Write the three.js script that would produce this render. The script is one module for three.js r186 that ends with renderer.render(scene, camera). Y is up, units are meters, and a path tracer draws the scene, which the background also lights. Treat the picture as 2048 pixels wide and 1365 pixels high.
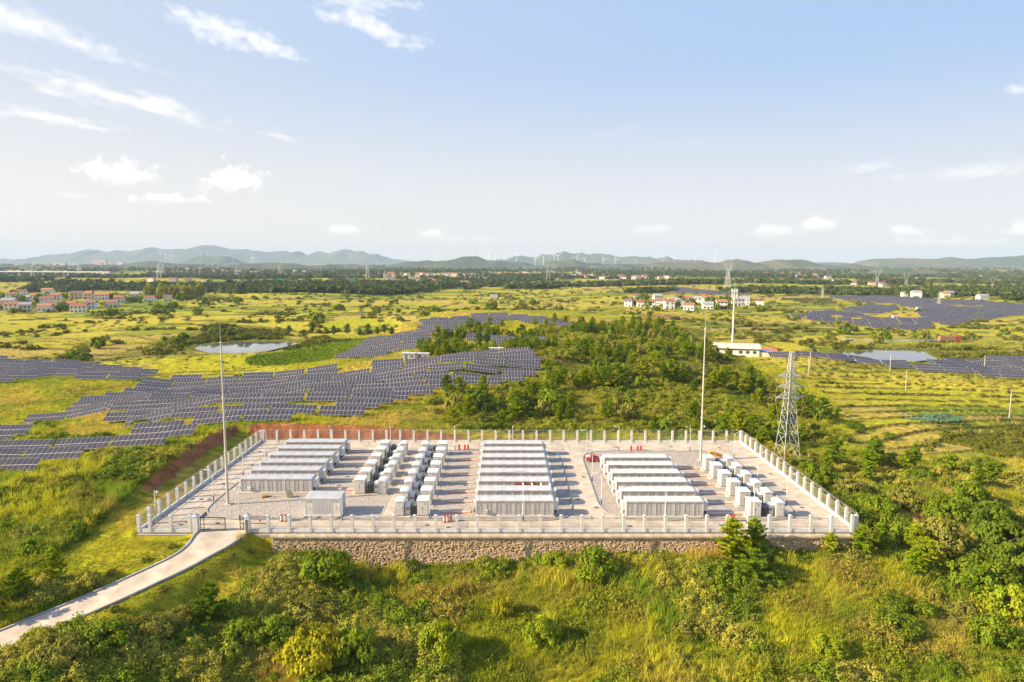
import * as THREE from 'three';
import { mergeGeometries, mergeVertices } from 'three/addons/utils/BufferGeometryUtils.js';

// ---------------------------------------------------------------- camera, sky, sun, exposure
const scene = new THREE.Scene();
const D2R = Math.PI / 180;
const camera = new THREE.PerspectiveCamera(53.13, 1024 / 682, 0.5, 60000);
camera.position.set(0, 40, 0);
camera.rotation.order = 'YXZ';
camera.rotation.set(-6.6 * D2R, -0.5 * D2R, 0.2 * D2R);
scene.add(camera);

const renderer = new THREE.WebGLRenderer({ antialias: true });
renderer.toneMapping = THREE.LinearToneMapping;
renderer.toneMappingExposure = 2.3;
renderer.shadowMap.enabled = true;

const SUN_AZ = -101, SUN_EL = 26;                 // degrees, azimuth from straight ahead, positive to the right
const sunDir = new THREE.Vector3(Math.sin(SUN_AZ * D2R) * Math.cos(SUN_EL * D2R), Math.sin(SUN_EL * D2R), -Math.cos(SUN_AZ * D2R) * Math.cos(SUN_EL * D2R));
const sun = new THREE.DirectionalLight(new THREE.Color().setRGB(1, 0.82, 0.56), 5.0);
sun.position.copy(sunDir).multiplyScalar(400).add(new THREE.Vector3(0, 0, -160));
sun.target.position.set(0, 0, -160);
sun.castShadow = true;
sun.shadow.mapSize.set(4096, 4096);
sun.shadow.radius = 1;
Object.assign(sun.shadow.camera, { left: -260, right: 260, top: 200, bottom: -200, near: 1, far: 1200 });
scene.add(sun, sun.target);

// ---------------------------------------------------------------- seeded random and noise
function rng(seed) { let s = seed >>> 0; return () => { s = (s + 0x6D2B79F5) | 0; let t = Math.imul(s ^ (s >>> 15), 1 | s); t = (t + Math.imul(t ^ (t >>> 7), 61 | t)) ^ t; return ((t ^ (t >>> 14)) >>> 0) / 4294967296; }; }
function hash2(i, j) { let h = Math.imul(i, 374761393) + Math.imul(j, 668265263); h = Math.imul(h ^ (h >>> 13), 1274126177); return ((h ^ (h >>> 16)) >>> 0) / 4294967296; }
function vnoise(x, y) {
  const i = Math.floor(x), j = Math.floor(y), u = x - i, v = y - j, a = u * u * (3 - 2 * u), b = v * v * (3 - 2 * v);
  const p = hash2(i, j), q = hash2(i + 1, j), r = hash2(i, j + 1), s = hash2(i + 1, j + 1);
  return p + (q - p) * a + (r - p) * b + (p - q - r + s) * a * b;
}
function fbm(x, y, o) { let s = 0, a = 0.5, n = 0; for (let k = 0; k < o; k++) { s += a * vnoise(x, y); n += a; a *= 0.5; const t = x * 1.6 - y * 1.2 + 17.3; y = x * 1.2 + y * 1.6 + 5.1; x = t; } return s / n; }
const clamp = (v, a = 0, b = 1) => Math.min(b, Math.max(a, v));
const sstep = (a, b, v) => { const t = clamp((v - a) / (b - a)); return t * t * (3 - 2 * t); };
const mix = (a, b, t) => a + (b - a) * t;
const mix3 = (a, b, t) => [mix(a[0], b[0], t), mix(a[1], b[1], t), mix(a[2], b[2], t)];

// ---------------------------------------------------------------- sky: clear late-afternoon air with scattered cloud, all round
{
  const W = 4096, H = 2048, data = new Float32Array(W * H * 4);
  const zen = [0.088, 0.18, 0.385], mid = [0.165, 0.255, 0.395], hor = [0.385, 0.382, 0.378], warm = [0.55, 0.475, 0.375];
  for (let j = H / 2 - 40; j < H; j++) {
    const el = ((j + 0.5) / H - 0.5) * Math.PI, y = Math.sin(el), c = Math.cos(el);
    const e = Math.max(0, el / D2R);
    for (let i = 0; i < W; i++) {
      const a = ((i + 0.5) / W - 0.5) * 2 * Math.PI, x = c * Math.cos(a), z = c * Math.sin(a);
      const cs = x * sunDir.x + y * sunDir.y + z * sunDir.z, ang = Math.acos(clamp(cs, -1, 1)) / D2R;
      let k = mix3(hor, mid, sstep(0, 17, e)); k = mix3(k, zen, sstep(8, 55, e));
      const glow = Math.exp(-ang / 42);
      k = mix3(k, warm, clamp(glow * 1.15 * (1 - sstep(0, 70, e)) + glow * 0.35));
      const o = (j * W + i) * 4; data[o] = k[0]; data[o + 1] = k[1]; data[o + 2] = k[2]; data[o + 3] = 1;
    }
  }
  const below = [0.34, 0.34, 0.33];
  for (let j = 0; j < H / 2 - 40; j++) for (let i = 0; i < W; i++) { const o = (j * W + i) * 4; data[o] = below[0]; data[o + 1] = below[1]; data[o + 2] = below[2]; data[o + 3] = 1; }
  // one cloud: azimuth, elevation, half width, half height, tilt (all degrees), opacity, kind 0 cumulus / 1 streak
  function cloud(az, el, hw, hh, tilt, op, kind, seed) {
    const R = Math.hypot(hw, hh) * 1.5, ca = Math.cos(tilt * D2R), sa = Math.sin(tilt * D2R);
    const j0 = Math.floor(((el - R) / 180 + 0.5) * H), j1 = Math.ceil(((el + R) / 180 + 0.5) * H), ic = ((az - 90) / 360 + 0.5) * W, di = R / Math.cos(clamp(el, -80, 80) * D2R) / 360 * W;
    for (let j = Math.max(H / 2, j0); j < Math.min(H, j1); j++) for (let i = Math.floor(ic - di); i < ic + di; i++) {
      const e = ((j + 0.5) / H - 0.5) * 180, a = ((i + 0.5) / W - 0.5) * 360 + 90;
      const dx = (a - az) * Math.cos(e * D2R), dy = e - el;
      const u = (dx * ca + dy * sa) / hw, v = (-dx * sa + dy * ca) / hh;
      let m, tone = 1;
      if (kind === 0) {
        const n = fbm(dx * 1.1 + seed, dy * 1.5 + seed * 3, 6), n2 = fbm(dx * 4.2 + seed * 2, dy * 4.2 - seed, 4);
        const vv = v < -0.2 ? v * 1.9 : v;
        const r = Math.hypot(u, vv) + (n - 0.5) * 2.1 + (n2 - 0.5) * 0.8;
        m = sstep(1.05, 0.3, r); tone = mix(0.80, 1.0, sstep(-0.7, 0.3, v + (n - 0.5) * 0.8));
      } else {
        const n = fbm(u * 2.4 + seed, v * 1.2 + seed * 2, 6), n2 = fbm(u * 9 + seed, v * 2.2 - seed, 4);
        const r = Math.hypot(u, v) + (n - 0.5) * 1.9 + (n2 - 0.5) * 1.1;
        m = sstep(1.2, -0.35, r);
      }
      m *= op; if (m <= 0) continue;
      const o = (j * W + ((i % W) + W) % W) * 4, cc = [0.55 * tone, 0.53 * tone, 0.51 * tone];
      for (let q = 0; q < 3; q++) data[o + q] = mix(data[o + q], cc[q], m);
    }
  }
  const list = [
    [-29.6, 6.0, 2.9, 1.2, 0, 0.95, 0], [-21.5, 5.9, 2.4, 1.35, 0, 0.98, 0], [-25.3, 4.5, 2.3, 0.55, 0, 0.85, 0], [-28.3, 4.4, 0.5, 0.45, 0, 0.7, 0], [-31.8, 4.4, 0.8, 0.3, 0, 0.45, 0],
    [-13.1, 2.4, 1.5, 0.6, 0, 0.75, 0], [-6.0, 2.2, 1.1, 0.5, 0, 0.7, 0], [21.7, 2.4, 2.0, 0.7, 0, 0.75, 0], [24.3, 2.8, 1.4, 0.85, 0, 0.8, 0], [30.6, 2.2, 1.3, 0.6, 0, 0.7, 0], [36.7, 2.2, 1.8, 0.7, 0, 0.8, 0], [12.0, 2.6, 1.9, 0.4, 0, 0.5, 0], [33.0, 1.4, 6, 0.5, 0, 0.4, 0], [-3, 1.8, 3, 0.35, 0, 0.3, 0],
    [-29.0, 11.4, 7.4, 1.1, -9, 0.95, 1], [-33.4, 9.6, 4.8, 0.6, -5, 0.85, 1], [-21.3, 16.5, 4.6, 1.2, -10, 0.95, 1], [-10.4, 17.6, 4.6, 1.2, -11, 0.85, 1], [-12.3, 19.6, 4.8, 0.9, -5, 0.6, 1], [-34.5, 15.4, 4.8, 1.4, -13, 0.75, 1],
    [-29, 14.0, 4.5, 0.6, -13, 0.45, 1], [-17.9, 9.5, 1.8, 0.35, -12, 0.6, 1], [27.3, 6.95, 2.1, 0.5, 2, 0.5, 1], [33.8, 6.3, 4.6, 0.7, 3, 0.5, 1], [36.0, 11.3, 1.0, 0.6, 0, 0.5, 1], [9, 10.5, 2.2, 0.5, 14, 0.16, 1], [15, 9.5, 3, 0.4, 0, 0.14, 1],
  ];
  list.forEach(([a, e, w, h, t, o, q], k) => cloud(a, e, w, q ? h * 0.72 : h, t, q ? o * 0.85 : o, q, k * 7.31 + 2.7));
  const R = rng(77);                                    // the same scattered cloud goes on round the rest of the sky
  for (let k = 0; k < 26; k++) { const az = 48 + R() * 264; cloud(az, 9 + R() * 18, 3 + R() * 5, 0.5 + R() * 0.9, -15 + R() * 20, 0.4 + R() * 0.5, 1, k * 3.7 + 300); }
  for (let k = 0; k < 22; k++) { const az = 48 + R() * 264; cloud(az, 2 + R() * 5, 1 + R() * 2.2, 0.4 + R() * 0.8, 0, 0.5 + R() * 0.45, 0, k * 5.3 + 500); }
  const t = new THREE.DataTexture(data, W, H, THREE.RGBAFormat, THREE.FloatType);
  t.mapping = THREE.EquirectangularReflectionMapping; t.magFilter = THREE.LinearFilter; t.needsUpdate = true;
  scene.background = t; scene.environment = t;
}

// ---------------------------------------------------------------- helpers
const taken = new Map();
function numbered(name) { const n = taken.get(name) || 0; taken.set(name, n + 1); return n ? name + '_' + String(n).padStart(3, '0') : name; }
function mesh(name, geo, mat, parent) { const m = new THREE.Mesh(geo, mat); m.name = name; m.castShadow = m.receiveShadow = true; if (parent) parent.add(m); return m; }
function tag(o, label, category, group) { o.userData.label = label; o.userData.category = category; if (group) o.userData.group = group; return o; }
function thing(name, label, category, pos, turn = 0, group) { const g = new THREE.Group(); g.name = numbered(name); g.position.set(...pos); g.rotation.y = turn; tag(g, label, category, group); scene.add(g); return g; }
function setting(name, geo, mat, kind = 'structure') { const m = mesh(numbered(name), geo, mat); m.userData.kind = kind; scene.add(m); return m; }
function copyOf(o, pos, turn, label, scale) { const c = o.clone(); c.userData = { ...o.userData }; c.name = numbered(o.userData.kindName || o.name); c.position.set(...pos); c.rotation.y = turn; if (scale) c.scale.copy(scale.isVector3 ? scale : new THREE.Vector3(scale, scale, scale)); if (label) c.userData.label = label; delete c.userData.kindName; scene.add(c); return c; }
const ORD = ['first', 'second', 'third', 'fourth', 'fifth', 'sixth', 'seventh', 'eighth', 'ninth', 'tenth', 'eleventh', 'twelfth', 'thirteenth', 'fourteenth', 'fifteenth', 'sixteenth', 'seventeenth', 'eighteenth', 'nineteenth', 'twentieth'];
const ord = (k) => ORD[k] || (k + 1) + (['th', 'st', 'nd', 'rd'][((k + 1) % 100 > 10 && (k + 1) % 100 < 14) ? 0 : (k + 1) % 10] || 'th');
const strip = (g) => { for (const k of Object.keys(g.attributes)) if (k !== 'position' && k !== 'normal' && k !== 'uv') g.deleteAttribute(k); return g; };
function box(w, h, d, x = 0, y = 0, z = 0, rx = 0, ry = 0, rz = 0) {            // centre of the base at x, y, z
  const g = new THREE.BoxGeometry(w, h, d); g.translate(0, h / 2, 0); if (rx) g.rotateX(rx); if (rz) g.rotateZ(rz); if (ry) g.rotateY(ry); g.translate(x, y, z); return g;
}
function cyl(r0, r1, h, x = 0, y = 0, z = 0, n = 10) { const g = new THREE.CylinderGeometry(r1, r0, h, n); g.translate(x, y + h / 2, z); return g; }
function bar(a, b, r, n = 4) {                                              // a rod from a to b
  const A = new THREE.Vector3(...a), B = new THREE.Vector3(...b), d = B.clone().sub(A), g = new THREE.CylinderGeometry(r, r, d.length(), n, 1, true);
  g.applyQuaternion(new THREE.Quaternion().setFromUnitVectors(new THREE.Vector3(0, 1, 0), d.normalize())); g.translate((A.x + B.x) / 2, (A.y + B.y) / 2, (A.z + B.z) / 2); return g;
}
const merge = (list) => mergeGeometries(list.map((g) => strip(g.index ? g.toNonIndexed() : g)));
const lin = (r, g, b) => new THREE.Color().setRGB(r, g, b);
function mat(r, g, b, rough = 0.8, extra = {}) { return new THREE.MeshStandardMaterial({ color: lin(r, g, b), roughness: rough, metalness: 0, ...extra }); }
// a tiling grey noise texture: contrast c about 1, feature size in tile units
function noiseTex(size, cell, c, seed, oct = 4, tint = [1, 1, 1]) {
  const d = new Uint8Array(size * size * 4), per = size / cell;
  const tn = (x, y, p) => { const i = Math.floor(x), j = Math.floor(y), u = x - i, v = y - j, a = u * u * (3 - 2 * u), b = v * v * (3 - 2 * v), w = (k) => ((k % p) + p) % p; const h = (m, n) => hash2(w(m) + seed * 131, w(n) + seed * 57); return mix(mix(h(i, j), h(i + 1, j), a), mix(h(i, j + 1), h(i + 1, j + 1), a), b); };
  for (let y = 0; y < size; y++) for (let x = 0; x < size; x++) {
    let s = 0, a = 0.5, n = 0, p = per; for (let k = 0; k < oct; k++) { s += a * tn(x / size * p, y / size * p, p); n += a; a *= 0.6; p *= 2; }
    const v = 0.88 + (s / n - 0.5) * c, o = (y * size + x) * 4;
    for (let q = 0; q < 3; q++) d[o + q] = clamp(v * tint[q]) * 255; d[o + 3] = 255;
  }
  const t = new THREE.DataTexture(d, size, size); t.wrapS = t.wrapT = THREE.RepeatWrapping; t.magFilter = THREE.LinearFilter; t.minFilter = THREE.LinearMipmapLinearFilter; t.generateMipmaps = true; t.colorSpace = THREE.SRGBColorSpace; t.needsUpdate = true; return t;
}
// ---------------------------------------------------------------- terrain
const PAD = { x0: -54.9, x1: 53.0, z0: -149.2, z1: -97.3 };
// surveyed spot heights: x, z, height
const SPOTS = [
[-35,-95,-3.2],[-20,-96,-4.8],[0,-96,-4.9],[11,-96,-4.1],[22,-96,-2.7],[38,-96,-2.3],[52,-96,-2.6],[66,-96,-4],[86,-105,-4.5],
[0,-84,-6.2],[30,-82,-5.2],[-20,-82,-6.6],[60,-80,-6],[0,-64,-8.6],[50,-62,-8],[-28,-66,-8.4],[90,-80,-7.5],[-38,-80,-5.5],[0,-30,-12],[80,-40,-11],[-60,-40,-9],
[-42,-96,0],[-41.5,-93,-0.2],[-46,-88,-0.9],[-51,-82.5,-2],[-55,-77.5,-2.9],[-60,-72,-3.7],[-72,-60,-5.5],
[-56,-98,-0.3],[-62,-96,-0.9],[-66,-86,-1.6],[-80,-84,-2],[-78,-70,-4],[-95,-100,-0.2],[-110,-84,-1.6],[-58,-104,0],[-68,-108,1],
[-65,-117,2.9],[-66,-128,3.3],[-65,-140,3.4],[-58,-154,3.3],[-48,-154,3.3],[-40,-154,3.2],[-32,-154,2.7],[-24,-154,2.0],[-16,-154,1.1],[-8,-154,0.2],[20,-153,-0.2],[50,-153,-0.8],
[-85,-115,1.6],[-110,-124,1.6],[-140,-120,1.8],[-85,-145,1.6],[-120,-150,-1],[-150,-150,-2.5],[-135,-186,-4.6],[-100,-172,-1.6],[-70,-160,1.9],[-40,-165,1.4],[-15,-172,-0.4],[10,-172,-1],
[-45,-200,0.6],[-82,-212,-2.8],[-5,-206,0.8],[-10,-236,6.4],[14,-252,8],[-40,-250,3.6],[-60,-232,-0.4],[-92,-258,-2],[-150,-250,-3.6],[-210,-250,-3],[-125,-226,-5],[-180,-200,-4.5],
[-92,-300,-4.6],[-130,-362,-5.6],[-170,-365,-5.6],[-60,-290,-3.4],[-90,-420,-5],[-30,-300,0.5],[0,-330,2],
[-45,-350,1],[-45,-415,4],[-15,-450,7],[20,-450,7],[50,-420,5],[75,-390,3.5],[-80,-380,-3],
[20,-200,0.6],[42,-182,-1],[62,-172,-2.2],[34,-236,3],[56,-268,3],[70,-310,3.4],[40,-330,4],[90,-250,-1],[110,-290,-0.5],[120,-340,-1.5],
[75,-128,-3.4],[100,-150,-5],[140,-170,-6],[100,-200,-5],[180,-205,-7],[150,-262,-5.5],[240,-300,-6.5],[200,-380,-6],[300,-450,-6],[70,-150,-2.4],[120,-115,-5.5],
[0,-620,-5],[-300,-400,-5],[-400,-620,-6],[400,-620,-6],[0,-1000,-6],[-700,-1000,-7],[700,-1000,-7],[400,-250,-7],[-400,-200,-5],[300,-100,-8],[-300,-60,-6],[0,150,-14],[-300,150,-12],[300,150,-14],[0,-1800,-8],[-1500,-1800,-8],[1500,-1800,-8],
];
function survey(x, z) {
  let s = 0, w = 0;
  for (let k = 0; k < SPOTS.length; k++) { const p = SPOTS[k], d = (x - p[0]) * (x - p[0]) + (z - p[1]) * (z - p[1]) + 50, q = 1 / (d * d); s += q * p[2]; w += q; }
  return s / w;
}
// road centre line down from the gate: x, z, height
const ROAD = [[-42.1,-99,0],[-42.1,-97,0],[-42.4,-93.7,-0.2],[-43.9,-89.9,-0.7],[-46.4,-86.3,-1.2],[-51.0,-80.9,-2.1],[-55.8,-75.9,-2.9],[-61,-70.5,-3.8],[-66,-65.2,-4.8],[-74,-56,-6.3],[-86,-43,-8]];
function nearRoad(x, z) {
  let best = 1e9, hy = 0;
  if (x > -30 || z < -102) return [best, 0];
  for (let k = 0; k + 1 < ROAD.length; k++) { const a = ROAD[k], b = ROAD[k + 1], ux = b[0] - a[0], uz = b[1] - a[1], t = clamp(((x - a[0]) * ux + (z - a[1]) * uz) / (ux * ux + uz * uz)), d = Math.hypot(x - a[0] - t * ux, z - a[1] - t * uz); if (d < best) { best = d; hy = mix(a[2], b[2], t); } }
  return [best, hy];
}
const LOT = { x: 123, z: -193 };                    // the lotus pond among the terraces
const POND1 = [[-165.5,-372.5],[-160.9,-357.3],[-147.8,-342],[-132.4,-337.7],[-124,-349.4],[-121.3,-364.4],[-118.5,-379.6],[-128.6,-386.8],[-150.8,-385.6]];
const POND2 = [[138,-318],[142,-309],[160,-306],[180,-311],[204,-322],[214,-350],[190,-352],[160,-340]];
function inPoly(P, x, z) { let c = false; for (let i = 0, j = P.length - 1; i < P.length; j = i++) if ((P[i][1] > z) !== (P[j][1] > z) && x < (P[j][0] - P[i][0]) * (z - P[i][1]) / (P[j][1] - P[i][1]) + P[i][0]) c = !c; return c; }
function distPoly(P, x, z) { let b = 1e9; for (let i = 0, j = P.length - 1; i < P.length; j = i++) { const ux = P[j][0] - P[i][0], uz = P[j][1] - P[i][1], t = clamp(((x - P[i][0]) * ux + (z - P[i][1]) * uz) / (ux * ux + uz * uz)); b = Math.min(b, Math.hypot(x - P[i][0] - t * ux, z - P[i][1] - t * uz)); } return inPoly(P, x, z) ? -b : b; }
const terraced = (x, z) => Math.max(sstep(66, 84, x + (z + 150) * 0.12) * sstep(-140, -165, z), sstep(-330, -400, z + Math.abs(x) * 0.25) * (1 - sstep(75, 45, Math.hypot((x - 5) * 0.9, z + 400) * 0.8)), sstep(-235, -270, z) * sstep(-60, -110, x) * 0.9) * sstep(55, 85, Math.hypot(x - 40, (z + 260) * 0.6));
const woodAt = (x, z) => sstep(0.30, 0.42, Math.min(sstep(-20, 6, x + (z + 190) * 0.12), sstep(104, 84, x + (z + 240) * 0.14)) * sstep(-156, -164, z) * sstep(-420, -360, z) );
const FARP = [[-360, -865, 34, 26, -6], [540, -1210, 60, 40, -7], [258, -905, 22, 14, -6], [560, -1000, 30, 14, -7]];
// returns [height, riser amount, terrace level] of the open ground
const gOut = [0, 0, 0];
function ground(x, z) {
  let n = survey(x, z), riser = 0, level = 0;
  const far = sstep(-420, -1500, z);
  n += (fbm(x / 26 + 9, z / 26, 3) - 0.5) * 1.1 * (1 - 0.6 * far) + (fbm(x / 48 + 2, z / 40 + 6, 2) - 0.5) * 5 * sstep(-160, -185, z) * sstep(-420, -340, z);
  if (z < -380) n += (fbm(x / 420 + 4, z / 420 + 2, 3) - 0.5) * 16 * sstep(-500, -1600, z) + (fbm(x / 130 + 1, z / 130, 2) - 0.5) * 7 * sstep(-420, -700, z);
  const t = terraced(x, z);
  if (t > 0.02) {
    const s = 1.0, wl = 1 + 1.2 * far, m = n * 0.5 + (fbm(x / (105 * wl) + 31, z / (60 * wl) + 7, 2) - 0.5) * 9 + 26 * Math.log(-z), q = Math.floor(m / s), f = m / s - q;
    riser = sstep(0.80, 0.84, f) * t; level = q;
    n += t * (0.6 + 0.6 * far) * (sstep(0.80, 0.98, f) - f);      // level fields with a bank between one and the next
  }
  if (z <= PAD.z1) {
    const dl = PAD.x0 - x, dr = x - PAD.x1, db = PAD.z0 - z, d = Math.hypot(Math.max(0, dl, dr), Math.max(0, db));
    if (d <= 0) n = -0.4;
    else if (d < 10) {
      let k;
      if (dl > 0 && db < 2) { const cut = sstep(-109, -115, z), w = 5.8 + (fbm(z / 5, 3.3, 2) - 0.5) * 1.6; k = mix(sstep(0, 9, d), d < w ? 0.42 * d / w : mix(0.42, 1, sstep(w, w + 2.4, d)), cut); }
      else if (db > 0) k = sstep(0.5, 3.0, d); else k = sstep(0.2, 6, d);
      n = mix(-0.06, n, k);
    }
  }
  const [rd, rh] = nearRoad(x, z);
  if (rd < 8) n = mix(rh - 0.12, n, sstep(2.9, 6.5, rd));
  const p1 = distPoly(POND1, x, z); if (p1 < 14) n = mix(-6.6, n, sstep(-2, 12, p1));
  const p2 = distPoly(POND2, x, z); if (p2 < 10) n = mix(-6.3, n, sstep(-2, 8, p2));
  for (const P of FARP) { const r = Math.hypot((x - P[0]) / P[2], (z - P[1]) / P[3]); if (r < 1.5) n = mix(P[4] - 1, n, sstep(0.85, 1.45, r)); }
  gOut[0] = n; gOut[1] = riser; gOut[2] = level; return gOut;
}
const H = (x, z) => ground(x, z)[0];
// colour of the soil and what grows close on it
const PAL = [[0.48, 0.42, 0.04], [0.54, 0.41, 0.08], [0.30, 0.32, 0.03], [0.44, 0.42, 0.03], [0.50, 0.38, 0.10], [0.22, 0.27, 0.025], [0.54, 0.46, 0.05]];
const SCRUB = [0.13, 0.145, 0.022], SOIL = [0.46, 0.18, 0.07], SOIL2 = [0.29, 0.12, 0.06], GRASS = [0.42, 0.36, 0.022], DRY = [0.48, 0.33, 0.07], GREEN = [0.23, 0.26, 0.018];
function groundColor(x, z, h, riser, level) {
  const a = fbm(x / 9 + 3, z / 9, 3), b = fbm(x / 41 + 7, z / 41 + 3, 3), e = fbm(x / 2.3, z / 2.3, 2);
  let c = mix3(GRASS, DRY, sstep(0.48, 0.72, b) * 0.8); c = mix3(c, GREEN, sstep(0.52, 0.66, a) * 0.75);
  const t = terraced(x, z), d = Math.hypot(x, z);
  if (t > 0.02) {
    const s = 26 + d * 0.05, wx = x + (fbm(x / 50, z / 50, 2) - 0.5) * 40, cell = Math.floor(wx / s / 2.2 + hash2(level, 5) * 9), id = hash2(level * 7 + 3, cell + 19);
    let f = PAL[Math.floor(id * PAL.length)];
    f = mix3(f, SCRUB, sstep(0.68, 0.78, fbm(x / (60 + d * 0.06) + 40, z / (34 + d * 0.05) + 11, 4)) * 0.85);
    f = mix3(f, [0.13, 0.095, 0.03], riser * 0.95); f = mix3(f, [0.085, 0.10, 0.018], riser * sstep(0.35, 0.5, a));
    c = mix3(c, f, t);
  }
  if (z < -130 && z > -470) {
    const w = woodAt(x, z); c = mix3(c, mix3([0.16, 0.17, 0.022], [0.36, 0.29, 0.05], sstep(0.42, 0.58, a)), w * 0.85);
  }
  // bare red earth of the cuttings, ragged at its edges
  if (z < -104 && z > -160 && x < 2) {
    const dl = PAD.x0 - x, db = PAD.z0 - z, rag = (fbm(x / 2.2, z / 2.2, 3) - 0.5) * 1.6;
    let k = 0;
    if (db > 0.2 && db < 3.6 && dl < 3) k = sstep(0.3, 0.8, db + rag * 0.4) * sstep(3.9, 3.1, db + rag * 0.6) * sstep(-4, -14, x + rag * 4) * (h > 0.15 ? 1 : 0.3);
    if (dl > 4 && db < 3) k = Math.max(k, sstep(5.4, 6.0, dl + rag) * sstep(9.0, 8.0, dl + rag * 1.3) * sstep(-111, -114.5, z + rag * 2) );
    if (k > 0) c = mix3(c, mix3(SOIL, SOIL2, fbm(x * 0.9, z * 0.9, 3)), k);
  }
  if (x > 60 && x < 140 && z < -420 && z > -520) c = mix3(c, [0.40, 0.20, 0.09], sstep(1, 0.7, Math.hypot((x - 112) / 22, (z + 470) / 22) + (a - 0.5)));
  if (z < -900) { const wd = sstep(0.46, 0.60, fbm(x / 260 + 3, z / 170 + 9, 4) + sstep(-1100, -2600, z) * 0.06); c = mix3(c, [0.075, 0.11, 0.03], wd * 0.85); }
  const crop = sstep(1.05, 0.9, Math.hypot((x + 90 + (z + 335) * 0.35) / 22, (z + 335) / 44)); c = mix3(c, [0.22, 0.31, 0.018], crop);
  const rice = sstep(1.05, 0.85, Math.hypot((x + 118) / 38, (z + 296) / 26)); c = mix3(c, [0.50, 0.47, 0.016], rice * 0.8);
  const g = 0.86 + 0.28 * e; return [c[0] * g, c[1] * g, c[2] * g];
}
const detail = noiseTex(512, 64, 0.55, 3, 5);
const groundMat = new THREE.MeshPhysicalMaterial({ vertexColors: true, roughness: 1, specularIntensity: 0.1, map: detail, bumpMap: detail, bumpScale: 0.25 });
{
  const rows = []; for (let k = 0; k <= 24; k++) rows.push(140 - k * 8);                   // finer towards the open country ahead, coarser beyond
  for (let k = 1; k <= 640; k++) rows.push(-1 / mix(1 / 52, 1 / 15000, k / 640));
  const NC = 720, pos = new Float32Array(rows.length * (NC + 1) * 3), col = new Float32Array(pos.length), uv = new Float32Array(rows.length * (NC + 1) * 2), idx = [];
  let o = 0, u = 0;
  rows.forEach((z, r) => {
    const half = 70 + 0.95 * Math.abs(z - 10);
    for (let i = 0; i <= NC; i++) {
      const x = (i / NC * 2 - 1) * half, g = ground(x, z), h = g[0], c = groundColor(x, z, h, g[1], g[2]);
      pos[o] = x; pos[o + 1] = h; pos[o + 2] = z; col[o] = c[0]; col[o + 1] = c[1]; col[o + 2] = c[2]; o += 3;
      uv[u++] = x / 14; uv[u++] = z / 14;
      if (r && i) { const a = r * (NC + 1) + i; idx.push(a - 1, a, a - NC - 2, a, a - NC - 1, a - NC - 2); }
    }
  });
  const g = new THREE.BufferGeometry(); g.setAttribute('position', new THREE.BufferAttribute(pos, 3)); g.setAttribute('color', new THREE.BufferAttribute(col, 3)); g.setAttribute('uv', new THREE.BufferAttribute(uv, 2)); g.setIndex(idx); g.computeVertexNormals();
  setting('ground', g, groundMat).userData.label = 'rolling grassland and terraced fields around the compound';
}
function flatShape(P, y, mat, name, label) { const s = new THREE.Shape(P.map((p) => new THREE.Vector2(p[0], -p[1]))); const g = new THREE.ShapeGeometry(s); g.rotateX(-Math.PI / 2); g.translate(0, y, 0); const m = setting(name, g, mat); m.userData.label = label; return m; }
const water = new THREE.MeshPhysicalMaterial({ color: lin(0.10, 0.11, 0.10), roughness: 0.06, specularIntensity: 1 });
const grow = (P, k) => { const cx = P.reduce((s, p) => s + p[0], 0) / P.length, cz = P.reduce((s, p) => s + p[1], 0) / P.length; return P.map((p) => [cx + (p[0] - cx) * k, cz + (p[1] - cz) * k]); };
flatShape(grow(POND1, 1.12), -5.75, water, 'pond_water', 'pale pond beyond the solar hillside');
flatShape(grow(POND2, 1.1), -5.5, water, 'pond_water', 'small blue pond behind the strip of solar tables');
FARP.forEach(([x, z, w, d, y]) => { const P = []; for (let k = 0; k < 16; k++) { const a = k / 16 * 6.283; P.push([x + Math.cos(a) * w * 1.15, z + Math.sin(a) * d * 1.15]); } flatShape(P, y, water, 'pond_water', 'distant pond among the fields'); });
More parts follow.
